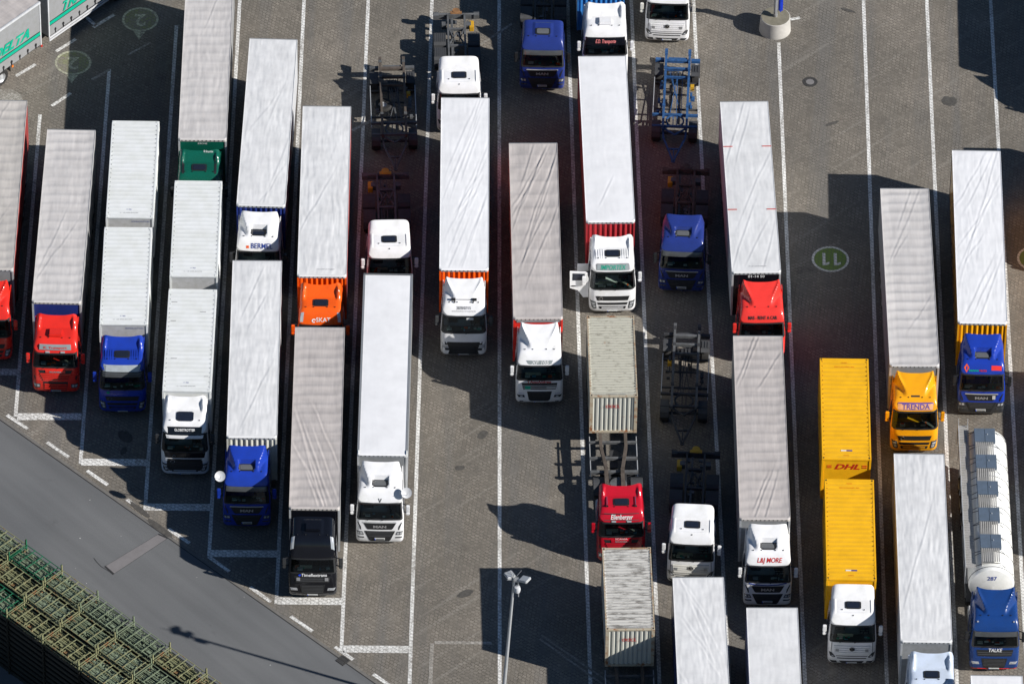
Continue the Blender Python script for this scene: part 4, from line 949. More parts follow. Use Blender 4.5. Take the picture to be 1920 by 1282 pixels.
# road train with two white swap bodies (second bay from left)
a_, loc, rz, L, h = swap_body((210, 299, 227), (198, 288, 408), 'white ribbed swap body behind another in the blue-cab column', M['wbox']); small_face_sign(a_, h)
drawbar_under(loc, rz, L, 'trailer chassis under the rear white swap body of the blue-cab road train')
a_, loc, rz, L, h = swap_body((195, 286, 426), (186, 277, 608), 'white ribbed swap body directly behind the shaded blue cab', M['wbox']); small_face_sign(a_, h)
b = MB(); 
t = lorry('rigid_lorry', 230, 774, rz, 'blue rigid lorry in shade with pale sun visor, at the white swap bodies'); fr, sf = cab(t, 'volvo', P['blue'], 'wing', hatch='dark', inside=3, top=3.75, hb=.55); tractor_back(t, 9.4, (5.6, 6.9))
b = MB(); fr.panel(b, [(2.78, -.98, .98), (3.08, -.95, .95)], .06, .05); b.build('name_sign', M['visorlight'], t)
b = MB(); fr.panel(b, [(2.55, -1.0, 1.0), (2.77, -1.0, 1.0)], .14, .03); b.build('sun_visor', M['visor'], t)
b = MB(); b.lathe((-.72, fr.y(-.72, 1.62) - .015, 1.62), (0, 1, 0), [(.0, 0), (.085, 0), (.085, .02)], 18); b.build('round_badge', M['teal'], t)

# green tractor unit with long grey trailer
tr, loc, rz, L = semi('semi_trailer', (351, 438, -60), (335, 424, 262), 'long grey-roofed semi-trailer pulled by the green tractor unit', 'tg2', dict(rib=.5, wr=.7, dg=.1), wallm=P['green'], side=M['trailgrey'], seed=14, cap=M['tb'])
t = lorry('tractor_unit', 374, 424, rz, 'dark green tractor unit, its front hidden by a white swap body'); fr, sf = cab(t, 'scania', P['green'], 'wing', hatch='dark', inside=4, top=3.8, mirror=P['charcoal']); tractor_back(t)
for sx in (-.85, .85): roof_patch(sf, sx - .06, sx + .06, .8, 1.6, M['black'], 'roof_vent', t, .012, .01)
text('V8 Streamline', .13, M['inkwhite'], t, lambda a, b_: sf(.45 + a, 2.05 + b_, .02), width=.5)
face_text(tr, 'KRONE', 0, 3.70, .15, M['inkwhite'], y=.02)
# white swap bodies with black-and-white cab
a_, loc, rz, L, h = swap_body((328, 416, 339), (318, 408, 518), 'white swap body with a smooth roof just below the green cab', M['wbox'])
drawbar_under(loc, rz, L, 'trailer chassis under the white swap body below the green cab')
a_, loc, rz, L, h = swap_body((316, 407, 542), (304, 396, 733), 'white swap body scratched on top, behind the white and black cab', M['wbox'], facem=M['wbox'])
b = MB()
for x, y, s_ in ((-.9, 6.6, .3), (-.9, 5.2, .25), (-.75, 2.4, .3), (.6, 5.9, .3), (.95, 1.1, .2)): b.cbox(x, y, h + .006, s_, .035, .01)
b.build('scratches', M['inkgrey'], a_)
t = lorry('rigid_lorry', 347, 891, rz, 'white rigid lorry with black cab front and large dark roof window'); fr, sf = cab(t, 'volvo', P['white'], 'wing', hatch=None, mirror=P['charcoal'], lower=P['silver'], inside=6, top=3.9); tractor_back(t, 9.4, (5.6, 6.9))
roof_patch(sf, -.44, .44, .86, 1.46, M['hatch'], 'roof_window', t, .03, .05)
b = MB(); fr.panel(b, [(2.74, -1.02, 1.02), (3.10, -.98, .98)], .05, .06); ns_ = b.build('name_sign', P['black'], t); text('GLOBETROTTER', .17, M['inkwhite'], ns_, fr.warp(0, 2.98, .06), width=1.05, bold=.004)
b = MB(); fr.panel(b, [(2.60, -.92, .92), (2.74, -.96, .96)], .12, .04); b.build('sun_visor', P['white'], t)
b = MB(); fr.panel(b, [(.62, -.80, .80), (1.10, -.92, .92), (1.30, -.90, .90)], .016); b.build('black_grille', M['black'], t)
b = MB()
for z in (.70, .82, .94, 1.06, 1.18): fr.panel(b, [(z, -.78, .78), (z + .03, -.79, .79)], .032, .02)
b.build('black_slats', M['guard'], t)
b = MB(); fr.panel(b, [(1.46, -1.0, 1.0), (1.76, -1.06, 1.06)], .012); b.build('black_fascia', P['black'], t)
b = MB(); b.lathe((-.55, fr.y(-.55, 1.56) - .025, 1.56), (0, 1, 0), [(.06, 0), (.09, 0), (.09, .02)], 18); b.build('ring_emblem', M['chrome'], t)

# BERMEL
tr, loc, rz, L = semi('semi_trailer', (468, 558, 73), (444, 534, 386), 'white-roofed semi-trailer with blue ribbed front, highest in its column', 'tw2', dict(rib=.1, wr=.8, dg=.5, dir=1, da=.006), wall='corr', wallm=P['navy'], side=M['sidew'], seed=16)
t = lorry('tractor_unit', 484, 546, rz, 'white tractor unit lettered BERMEL, front hidden behind a white roof'); fr, sf = cab(t, 'man', P['white'], 'scoop', hatch='dark', inside=5, mirror=P['charcoal']); tractor_back(t)
text('BERMEL', .26, M['inkblue'], t, lambda a, b_: (.22 + a, fr.f(2.72) + (.05 + b_ + .13) * .55, 2.76 + (.13 + b_) * 1.25 + .03 * 0), width=1.15, bold=.004) if False else None
roof_front_text('BERMEL', 1.12, .40, .18, .26, M['inkblue'], t, sf, bold=.004)
arc_, ys_ = roof_arc(sf, 0); b = MB(); G = [[sf(x, float(np.interp(y, arc_, ys_)), .02) for x in (-.62, -.48)] for y in (.15, .29)]; b.grid(G); b.build('orange_badge', P['orange'], t)
# blue MAN with silver ribbed wall
tr, loc, rz, L = semi('semi_trailer', (437, 528, 488), (425, 519, 820), 'white-roofed semi-trailer with silver ribbed front behind the blue dish cab', 'tw2', dict(rib=.1, wr=.9, dg=.4), wall='corr', wallm=simple('cream_bulkhead', (.62, .62, .55), .4), side=M['sidew'], seed=17)
t = lorry('tractor_unit', 463, 988, rz, 'royal blue tractor unit with white satellite dish on its left'); cab(t, 'man', P['blue'], 'scoop', hatch='grey', inside=8, dish=-1, visor='visor'); tractor_back(t)

# SKAT
tr, loc, rz, L = semi('semi_trailer', (568, 658, 199), (557, 650, 518), 'white-roofed semi-trailer with red side and orange ribbed front', 'tw2', dict(rib=.1, wr=.9, dg=.1), wall='corr', wallm=P['orange'], side=SR, seed=18)
text('C 20.5RV10 VT.BRZ', .10, M['inkgrey'], tr, lambda a, b_: (.2 + a, .5 + b_, 4.035), width=.9)
t = lorry('tractor_unit', 601, 680, rz, 'orange tractor unit lettered SKAT, front hidden by a grey roof'); fr, sf = cab(t, 'daf', P['orange'], 'wing', hatch='dark', inside=7, horn=.2, hb=.75); tractor_back(t)
roof_front_text('SKAT', .74, .34, .14, .20, M['inkwhite'], t, sf, bold=.004)
b = MB(); c0 = (-.34, .47); 
arc_, ys_ = roof_arc(sf, 0); b.add([sf(c0[0] + r_ * math.cos(a), float(np.interp(.16 + r_ * math.sin(a), arc_, ys_)), .03) for r_ in (.05, .11) for a in np.linspace(.3, 5.4, 16)], [(i, i + 1, 17 + i, 16 + i) for i in range(15)]); b.build('ring_logo', M['inkwhite'], t)
for sg in (-1, 1):
    b = MB(); G = [[sf(sg * (x + (.7 - y) * .2), y, .018) for x in (.84, .93, 1.0)] for y in (.40, .52, .66)]; b.grid(G); b.build('corner_lamp', M['lamp'], t)
# Timeflextrans
tr, loc, rz, L = semi('semi_trailer', (554, 646, 613), (542, 637, 953), 'greyish pink roofed semi-trailer pulled by the black tractor unit', 'tg', dict(da=.017, rib=.8, wr=.3, dg=.9, dir=-1, reg=(.5, 6)), wallm=P['black'], frame=M['alu'], side=M['trailgrey'], seed=19, cap=M['tb'])
t = lorry('tractor_unit', 586, 1118, rz, 'black tractor unit with white lettering below the windscreen'); fr, sf = cab(t, 'daf', P['black'], 'flat', hatch=None, inside=10, hb=1.12, top=3.9, mirror=P['charcoal']); tractor_back(t)
b = MB(); p = sf(0, 1.35, 0); b.cbox(0, 1.35, p[2] + .05, .75, .55, .14); b.build('roof_unit', P['black'], t, bevel=.05)
text('Timeflextrans', .25, M['inkwhite'], t, fr.warp(.08, 1.74, .02), width=1.30, bold=.006)
b = MB(); b.prism([(-.72, 1.74), (-.64, 1.82), (-.56, 1.74), (-.64, 1.66)], 0, .012, lambda a, z_, h_: (a, fr.y(a, z_) - .02 - h_, z_)); b.build('diamond_logo', M['blueobj'], t)
for sg in (-1, 1):
    b = MB(); G = [[sf(sg * (x + (.95 - y) * .18), y, .02) for x in (.86, .95, 1.03)] for y in (.50, .66, .84)]; b.grid(G); b.build('corner_lamp', M['lamp'], t)
    b = MB(); fr.panel(b, [(1.40, *sorted((sg * .62, sg * .80))), (1.58, *sorted((sg * .62, sg * .80)))], .05, .03, cols=3); b.build('square_badge', M['inkgrey'], t)

# ---------- empty container lorries
def rigid_chassis(root, mat, L=8.9, ax=(5.45, 6.65), y0=2.1, chock=-1, coupling=None):
    b = MB()
    for sg in (-1, 1): b.box(min(sg * .40, sg * .50), max(sg * .40, sg * .50), 1.6, L - .3, .80, 1.10)
    for y in (2.5, 3.6, 4.6, 6.05, 7.4): b.box(-.4, .4, y, y + .12, .92, 1.08)
    for ya, yb_ in ((3.7, 4.6), (6.2, 7.4)):
        b.bar((-.4, ya, 1.08), (0, (ya + yb_) / 2 + .3, 1.08), .07); b.bar((.4, ya, 1.08), (0, (ya + yb_) / 2 + .3, 1.08), .07); b.bar((-.4, yb_, 1.09), (-.1, ya + .2, 1.09), .05); b.bar((.4, yb_, 1.09), (.1, ya + .2, 1.09), .05)
    b.build('frame_rails', mat, root)
    b = MB(); b.box(-1.2, 1.2, L - .35, L - .15, .78, 1.0); b.tube((-1.22, L - .25, 1.05), (1.22, L - .25, 1.05), .07); 
    for sg in (-1, 1): b.cbox(sg * 1.1, L - .25, .95, .3, .3, .26)
    rb = b.build('rear_beam', mat, root)
    for sg in (-1, 1):
        b = MB(); b.cbox(sg * 1.05, L - .13, .85, .34, .06, .12); b.build('tail_light', M['red'], root)
    r9 = random.Random(int(L * 10) + int(root.location.x)); b = MB()
    for k in range(16): x = r9.uniform(-.36, .36); y = r9.uniform(2.6, L - .6); b.cbox(x, y, r9.uniform(.8, 1.0), r9.uniform(.08, .25), r9.uniform(.08, .3), .12)
    for k in range(4): x = r9.uniform(-.3, .3); b.tube((x, 2.4, .95), (x + r9.uniform(-.1, .1), L - .5, .98), .022, n=6)
    for sg in (-1, 1):
        for y in (4.6, 7.9): b.cbox(sg * .66, y, .9, .26, .3, .3)
    b.tube((-.7, 4.45, .75), (.7, 4.45, .75), .12, n=10); b.build('brake_gear', M['framegrey'], root)
    b = MB(); b.cbox(0, L - .2, 1.06, .62, .2, .16); b.lathe((0, L - .05, 1.0), (0, 0, 1), [(0, .16), (.2, .16), (.22, 0)], 14); b.build('coupling', coupling or M['yellowbox'], root)
    b = MB(); b.cbox(chock * .82, L - 1.0, .85, .26, .55, .35); b.build('wheel_chock', M['yellowbox'], root, bevel=.03)
    for y in ax:
        for sg in (-1, 1):
            wheel(root, sg * .93, y, w=1.8)
            b = MB(); prof = [(y - .58, .62), (y - .50, 1.02), (y - .36, 1.14), (y + .36, 1.14), (y + .50, 1.02), (y + .58, .62)]
            for i in range(5): b.bar((sg * .92, *prof[i]), (sg * .92, *prof[i + 1]), .66, .025)
            for k in range(6): x = sg * (.64 + k * .11); b.bar((x, y - .34, 1.158), (x, y + .34, 1.158), .035, .015)
            b.build('mudguard', M['guard'], root)
    for sg in (-1, 1):
        b = MB(); b.box(min(sg * .6, sg * 1.18), max(sg * .6, sg * 1.18), 2.9, 4.2, .4, .98); b.build('fuel_tank', M['framegrey'], root, bevel=.06)
        b = MB(); b.tube((sg * .3, 2.3, 1.2), (sg * .3, 2.3, 1.75), .06); b.build('air_line_post', M['black'], root)
def drawbar_chassis(px, py, slope, label, mat, mat2=None, spare=False, chock=1, dk=None):
    p, rz = place(px, py, slope, .75); t = thing('drawbar_chassis', p, rz, label, 'trailer chassis', 'empty drawbar chassis'); mat2 = mat2 or mat; dk = dk or M['frame']
    b = MB()
    for sg in (-1, 1): b.box(min(sg * .57, sg * .69), max(sg * .57, sg * .69), 2.25, 8.2, 1.02, 1.24); b.box(min(sg * .55, sg * .71), max(sg * .55, sg * .71), 8.2, 8.42, 1.02, 1.30)
    b.box(-.57, .57, 6.9, 7.05, 1.04, 1.20); b.box(-.57, .57, 6.3, 6.38, 1.02, 1.16); b.box(-.57, .57, 7.55, 7.72, 1.04, 1.2)
    b.build('frame_rails', mat, t)
    b = MB(); b.box(-1.22, 1.22, 3.30, 3.42, .98, 1.12); b.box(-1.22, 1.22, 2.40, 2.52, .98, 1.10); b.build('front_beams', mat2, t)
    b = MB(); b.box(-1.2, -.72, 7.7, 7.9, .92, 1.1); b.box(.72, 1.2, 7.7, 7.9, .92, 1.1); b.box(-.5, .5, 7.78, 7.9, .96, 1.14); b.build('rear_beam', mat2, t)
    b = MB(); b.tube((-1.2, 4.0, .88), (1.2, 4.0, .88), .06); b.tube((-.9, 5.2, .86), (.6, 5.2, .86), .05); b.tube((-1.15, 6.15, .86), (1.15, 6.15, .86), .05); b.build('cross_tubes', dk, t)
    b = MB(); n = 26; b.lathe((0, 2.9, 1.0), (0, 0, 1), [(.42, 0), (.50, 0), (.50, .08), (.42, .08), (.42, 0)], n); b.bar((-.1, 2.5, 1.0), (-.1, 3.3, 1.0), .05); b.bar((.1, 2.5, 1.0), (.1, 3.3, 1.0), .05); b.build('turntable', mat2, t)
    b = MB()
    for sg in (-1, 1): b.bar((sg * .62, 2.5, .85), (sg * .58, 1.75, .80), .10); b.bar((sg * .58, 1.80, .80), (sg * .05, .15, .75), .09); b.bar((sg * .60, 2.38, .98), (0, 1.9, .95), .08)
    b.bar((-.33, .95, .78), (.33, .95, .78), .08); b.bar((0, .9, .78), (0, .3, .78), .06); b.lathe((0, 0.02, .75), (0, 0, 1), [(.05, -.03), (.11, -.03), (.11, .05), (.05, .05), (.05, -.03)], 14); b.build('drawbar', mat2, t)
    b = MB()
    for y in (2.55, 7.1): b.tube((-1.0, y, .48), (1.0, y, .48), .08, n=10)
    b.build('axles', dk, t)
    r9 = random.Random(int(px)); b = MB()
    for k in range(14): x = r9.choice((-1, 1)) * r9.uniform(.72, .95); y = r9.uniform(3.6, 6.4); b.cbox(x, y, r9.uniform(.8, 1.0), r9.uniform(.06, .2), r9.uniform(.08, .35), .12)
    for k in range(5): x = r9.uniform(-.5, .5); b.bar((x, 3.4, .95), (r9.uniform(-.5, .5), 6.9, .98), .035)
    for y in (3.9, 6.9, 8.1):
        for sg in (-1, 1): b.cbox(sg * .63, y, 1.25, .16, .18, .07)
    b.build('valve_gear', mat2, t)
    for y in (2.55, 7.1):
        for sg in (-1, 1):
            wheel(t, sg * .98, y, z=.48, w=1.5, r=.93)
            b = MB(); arc = [(y - .56, .66), (y - .48, .96), (y - .3, 1.06), (y + .3, 1.06), (y + .48, .96), (y + .56, .66)]
            for i in range(1 if y > 5 else 0, 5 if y > 5 else 4): b.bar((sg * .98, *arc[i]), (sg * .98, *arc[i + 1]), .46, .02)
            if y > 5 and sg > 0:
                for k in range(3): b.cbox(.84 + k * .14, y, 1.085, .07, .46, .03)
            b.build('mudguard', M['guard'], t)
    for sg in (-1, 1):
        b = MB(); b.box(sg * 1.2 - .018, sg * 1.2 + .018, 3.45, 6.45, .92, .98); b.box(sg * 1.2 - .018, sg * 1.2 + .018, 3.45, 6.45, .6, .68); b.build('side_guard', M['alu'], t)
        b = MB(); b.cbox(sg * 1.0, 7.95, .8, .36, .06, .13); b.build('tail_light', M['red'], t)
    b = MB(); b.cbox(chock * .84, 5.9, .8, .2, .24, .26); b.build('wheel_chock', M['yellowbox'], t)
    b = MB()
    for k in range(3): b.cbox(0 + .18 * k - .2, 6.65, 1.0, .12, .3, .1)
    b.tube((-.25, 6.6, .8), (-.25, 4.2, .74), .045); b.tube((.3, 7.2, .8), (.3, 5.0, .74), .03); b.cbox(0, 6.6, .72, .5, .5, .3); b.build('brake_gear', dk, t)
    if spare:
        b = MB(); b.lathe((-.55, 4.9, .95), (0, 0, 1), [(.24, -.1), (.44, -.12), (.5, -.04), (.5, .04), (.44, .12), (.24, .1), (.24, -.1)], 24); b.build('spare_tyre', M['rubber'], t, smooth=40)
        b = MB(); b.lathe((-.55, 4.9, .95), (0, 0, 1), [(.25, .04), (.2, 0), (0, 0)], 20); b.build('spare_rim', M['alu'], t)
    return t
# column with red-and-white truck: drawbar chassis + rigid
drawbar_chassis(742, 318, .040, 'empty dusty brown drawbar chassis with a spare wheel, left of the white cab', M['framebrown'], M['framegrey'], spare=True)
p, rz = place(731, 556, .040); t = thing('rigid_lorry', p, rz, 'white rigid lorry beside the red trailer side, its nose hidden by a white roof', 'lorry', 'lorries parked in the bays'); cab(t, 'merc', P['white'], 'lip', mirror=P['white'], inside=13, top=3.72, fairing=False); rigid_chassis(t, M['framegrey'])
# upper lorry, chassis with yellow box at top
p, rz = place(861, 247, .030); t = thing('rigid_lorry', p, rz, 'white rigid lorry with empty dark chassis at the top, cab over a white roof', 'lorry', 'lorries parked in the bays'); cab(t, 'merc', P['white'], 'lip', inside=12, top=3.72, fairing=False, lower=P['cream']); rigid_chassis(t, M['framegrey'], chock=1, coupling=M['rustbar'])
# white MAN + dish
tr, loc, rz, L = semi('semi_trailer', (682, 774, 513), (668, 766, 853), 'white-roofed semi-trailer with dark side gutters beside the dish cab', 'tw', dict(rib=.05, wr=.12, dg=.05), wallm=M['greywall'], side=M['trailgrey'], seed=21, sunk=True)
b = MB(); b.box(-1.26, -1.18, 0.02, .35, 3.75, 4.05); b.box(1.18, 1.26, 0.02, .35, 3.75, 4.05); b.build('corner_cap', M['wbox'], tr, bevel=.03)
b = MB(); b.box(-1.25, 1.25, L - .12, L - .055, 3.9, 4.03); b.build('rear_beam', M['framegrey'], tr)
t = lorry('tractor_unit', 712, 1018, rz, 'white tractor unit with satellite dish on its right and red windscreen band'); fr, sf = cab(t, 'man', P['white'], 'scoop', hatch='grey', inside=14, dish=1); tractor_back(t)
b = MB(); fr.panel(b, [(2.60, -1.0, 1.0), (2.68, -1.0, 1.0)], -.03, .01, cols=18); b.build('windscreen_pelmet', simple('pelmet_red', (.30, .05, .03), .8), t)
b = MB(); fr.panel(b, [(2.78, -.01, .01), (2.96, -.09, -.05)], .03, .02, cols=3); fr.panel(b, [(2.78, -.01, .01), (2.96, .05, .09)], .03, .02, cols=3); b.build('lion_badge', M['inkblack'], t)

# Renault with orange walls
tr, loc, rz, L = semi('semi_trailer', (828, 917, 183), (825, 915, 506), 'wrinkled white-roofed semi-trailer with orange ribbed front behind white cab', 'tw', dict(rib=.1, wr=.4, dg=1.9, dir=1, da=.0075), wall='corr', wallm=P['orange'], side=P['orange'], seed=22)
t = lorry('tractor_unit', 869, 668, rz, 'white tractor unit with black lower front and black mirrors, number on its brow'); fr, sf = cab(t, 'renault', P['white'], 'ramp', hatch=None, mirror=M['guard'], inside=15, top=3.85); tractor_back(t)
b = MB()
for sg in (-1, 1): p0 = sf(sg * .55, 1.0, .02); b.cbox(p0[0], p0[1], p0[2] + .05, .22, .12, .10); p0 = sf(sg * .48, .88, .02); b.tube(p0, (p0[0], p0[1], p0[2] + .09), .035, n=8)
b.tube(sf(-.5, 1.0, .04), sf(.5, 1.0, .04), .014, n=6); b.build('roof_horns', M['black'], t)
roof_front_text('2878/07/15', .74, .22, .0, .40, M['inkgrey'], t, sf, bold=.004); roof_front_text('www.kirschner-transporte.de', 1.25, .12, 0, .24, M['inkgrey'], t, sf)
b = MB(); G = [[(x, fr.y(x, z) - .012, z) for x in (.14, .32, .5)] for z in (2.50, 2.60)]; b.grid(G); b.build('windscreen_sticker', M['plate'], t)

# DAF
tr, loc, rz, L = semi('semi_trailer', (954, 1045, 268), (963, 1055, 597), 'creased beige-grey roofed semi-trailer with red front frame', 'tg', dict(da=.017, rib=.8, bow=1.04, wr=.35, dg=1.2, dir=1, reg=(5.5, 12)), wallm=P['red'], frame=P['red'], side=P['white'], seed=23, cap=M['tb'])
b = MB(); b.box(-1.1, 1.1, -.006, .027, 3.72, 3.855); b.build('wall_band', M['greywall'], tr)
t = lorry('tractor_unit', 1011, 756, rz, 'white tractor unit with XF sign and black bib grille beside a container'); fr, sf = cab(t, 'daf', P['white'], 'ramp', hatch=None, inside=16, horn=.22, mirror=P['white']); tractor_back(t)
b = MB(); fr.panel(b, [(2.70, -.60, .60), (2.90, -.68, .68)], .012, .02); sgn_ = b.build('name_sign', M['signgrey'], t); text('XF 105', .25, M['inkwhite'], sgn_, fr.warp(0.02, 2.80, .022), width=.92, bold=.004, shear=.2)
text('( AutoAndreas', .18, M['inkred'], t, fr.warp(0, 1.74, .02), width=1.2, bold=.006)
b = MB(); fr.panel(b, [(1.30, -.74, -.46), (1.50, -.74, -.46)], .05, .03, cols=3); b.build('green_badge', M['teal'], t)
b = MB(); fr.panel(b, [(1.34, .36, .84), (1.44, .36, .84)], .045, .03, cols=4); b.build('grey_badge', M['plate'], t)
text('Meiberg', .09, M['inkblue'], t, fr.warp(-.95, 1.0, .02), width=.28); text('Ex.Press', .09, M['inkblue'], t, fr.warp(.95, 1.0, .02), width=.28)

# blue MAN rigid at top
p, rz = place(1016, 169, -.020); t = thing('rigid_lorry', p, rz, 'dark blue rigid lorry at the top edge with flat roof and grey hatch', 'lorry', 'lorries parked in the bays'); fr, sf = cab(t, 'man', P['navy'], 'flat', hatch='grey', inside=17, hb=.62, mirror=M['black'], visor='visor', fairing=False); rigid_chassis(t, M['frame'])
# E.D. Transporte
tr, loc, rz, L = semi('semi_trailer', (1070, 1160, -345), (1082, 1173, -22), 'semi-trailer with blue ribbed front at the top edge', 'tw', {}, wall='corr', wallm=simple('sky_blue_wall', (.03, .18, .5), .4), side=M['sidew'], seed=24)
t = lorry('tractor_unit', 1134, 147, rz, 'white tractor unit with pink script on its black visor, at the top edge'); fr, sf = cab(t, 'daf', P['white'], 'wing', hatch='box', inside=18, mirror=P['white'], top=3.85); tractor_back(t)
b = MB(); fr.panel(b, [(2.45, -1.08, 1.08), (2.86, -1.05, 1.05)], .10, .06, cols=18); vi = b.build('sun_visor', P['black'], t, smooth=40); text('E.D. Transporte', .28, M['inkpink'], vi, fr.warp(0, 2.68, .112), width=1.1, shear=.35, bold=.006)
# IMPORTEX
tr, loc, rz, L = semi('semi_trailer', (1084, 1174, 105), (1100, 1190, 416), 'smooth white-roofed semi-trailer with red ribbed front above the open-door cab', 'tw', dict(rib=.08, wr=.18, dg=.1), wall='corr', wallm=simple('red_bulkhead', (0.42, 0.026, 0.035), .5), side=SR, seed=25)
t = lorry('tractor_unit', 1148, 586, rz, 'white tractor unit with its left-hand door open and green name sign'); fr, sf = cab(t, 'volvo', P['white'], 'wing', hatch='dark', inside=19, mirror=P['white'], top=3.82, horn=.24); tractor_back(t)
b = MB(); fr.panel(b, [(2.84, -.84, .84), (2.88, -.88, .88), (3.10, -.86, .86), (3.14, -.82, .82)], .055, .07); sgn_ = b.build('name_sign', M['inkgrey'], t)
b = MB(); fr.panel(b, [(2.865, -.82, .82), (3.115, -.82, .82)], .062, .01); b.build('sign_face', M['signgrey'], sgn_)
text('IMPORTEX', .32, M['inkgreen'], t, fr.warp(0, 2.99, .072), width=1.32, bold=.004, shear=.18)
dr_ = MB(); pts = [(-1.25, .95), (-1.52, .95), (-1.80, 1.45), (-2.22, 1.62), (-2.24, 2.78), (-1.40, 2.72), (-1.25, 2.25)]
dr_.prism(pts, .48, .54, lambda a, z_, h_: (a, h_, z_)); d_ = dr_.build('open_door', P['white'], t)
b = MB(); b.prism([(-1.40, 2.16), (-2.10, 2.16), (-2.10, 2.66), (-1.46, 2.62)], .468, .474, lambda a, z_, h_: (a, h_, z_)); b.build('door_window', M['hatch'], d_)
b = MB(); b.box(-2.15, -1.92, .455, .475, 1.74, 1.80); b.build('door_handle', M['black'], d_)
b = MB(); b.cbox(-1.5, .40, 2.28, .2, .14, .46); b.cbox(-1.5, .40, 1.98, .2, .14, .16); b.build('door_mirror', P['white'], d_, bevel=.03)
b = MB(); b.box(-1.82, -1.24, 1.30, 1.34, 2.05, 2.55); b.build('open_locker', P['white'], t)

# top right Mercedes
p, rz = place(1250, 78, -.045); t = thing('rigid_lorry', p, rz, 'white rigid lorry with star emblem, cut by the top edge', 'lorry', 'lorries parked in the bays'); cab(t, 'merc', P['white'], 'lip', inside=21, top=3.8, mirror=P['cream']); rigid_chassis(t, M['frame'])
drawbar_chassis(1262, 303, -.048, 'empty bright blue drawbar chassis with blue draw frame', M['frameblue'], M['frameblue'])
p, rz = place(1277, 547, -.042); t = thing('rigid_lorry', p, rz, 'dark blue rigid lorry in shade with empty brown chassis', 'lorry', 'lorries parked in the bays'); fr, sf = cab(t, 'man', P['navy'], 'scoop', hatch='grey', inside=20, visor='visor', mirror=M['black'], fairing=False, top=3.8); rigid_chassis(t, M['framebrown'], coupling=M['framebrown'])

# ---------- containers
def container(rear, front, label, roofm, H=3.86, z0=1.27, name='shipping_container'):
    rl, rr, ry = rear; fl, fr_, fy = front; loc, rz, L = head((rl + rr) / 2, ry, (fl + fr_) / 2, fy, H); hw = 1.219; h = H - z0
    t = thing(name, (loc.x, loc.y, z0), rz, label, 'shipping container', 'containers on lorry chassis')
    ys, zs = [], []; y = .26
    while y < L - .3:
        for dy, dz in ((0, 0), (.06, 0), (.035, -.02), (.06, -.02), (.035, 0)): y += dy; ys.append(y); zs.append(dz)
    ys = [.12] + ys + [L - .12]; zs = [0] + zs + [0]
    b = MB(); b.grid([[(x, y_, h - .012 + z_ * 1.6 * (0 if abs(x) > 1.1 else 1)) for x in (-hw + .06, -1.09, -1.03, 0, 1.03, 1.09, hw - .06)] for y_, z_ in zip(ys, zs)]); b.build('roof', roofm, t)
    b = MB()
    for y_ in np.arange(.35, L - .2, .21):
        for sg in (-1, 1): b.cbox(sg * (hw - .085), y_, h + .002, .03, .05, .012)
    b.build('weld_marks', M['contframe'], t)
    # corrugated front: vertical trapezoid ribs
    n = 9; pitch = (2 * hw - .36) / n; xs = [-hw + .16]; ds = [0.03]
    for k in range(n):
        x0 = -hw + .18 + k * pitch
        for a, d in ((.05, .03), (.22, .075), (.52, .075), (.69, .03), (.99, .03)): xs.append(x0 + a * pitch); ds.append(d)
    xs.append(hw - .16); ds.append(.03)
    b = MB(); b.grid([[(x, .0 + d, z_) for x, d in zip(xs, ds)] for z_ in (.14, h - .10)]); b.build('front_wall', M['contface'], t)
    b = MB(); b.box(-hw + .1, hw - .1, L - .06, L - .02, .1, h - .1); b.build('door_wall', roofm, t)
    for sg in (-1, 1):
        ysd = np.arange(.14, L - .14, .07); b = MB(); b.grid([[(sg * (hw - .045 + (.035 if int(y_ / .14) % 2 else 0)), y_, z_) for y_ in ysd] for z_ in (.14, h - .06)]); b.build('side_wall', roofm, t)
    b = MB()
    for sg in (-1, 1):
        xa, xb = sorted((sg * (hw - .16), sg * hw))
        for y_ in (0, L - .16): b.box(xa, xb, y_, y_ + .16, .12, h - .12)
        xa, xb = sorted((sg * (hw - .06), sg * hw)); b.box(xa, xb, .17, L - .17, h - .07, h + .001); b.box(xa, xb, .17, L - .17, 0, .14)
    b.box(-hw + .17, hw - .17, 0.004, .10, h - .10, h - .004); b.box(-hw + .17, hw - .17, .004, .10, 0, .14); b.box(-hw + .17, hw - .17, L - .1, L - .004, h - .1, h - .004)
    b.build('frame', M['contframe'], t)
    b = MB(); b.cm = 0
    for sg in (-1, 1):
        for y_ in (.085, L - .085):
            for z_ in (h - .055, .06): b.cbox(sg * (hw - .085), y_, z_, .178, .178, .124)
    b.build('corner_castings', M['contframe'], t)
    b = MB()
    for sg in (-1, 1):
        for y_ in (.085, L - .085): b.lathe((sg * (hw - .085), y_, h + .0095), (0, 0, 1), [(.05, 0), (0, .001)], 10)
    b.build('casting_holes', M['black'], t)
    text('OOCL', .27, M['inkred'], t, lambda a, b_: (-.05 + a, -.004, h - .72 + b_), width=.72, shear=.1, bold=.006)
    text('OOLU 116293', .10, M['inkgrey'], t, lambda a, b_: (.2 + a, .17 + b_, h + .004), width=.85)
    return t, loc, rz, L
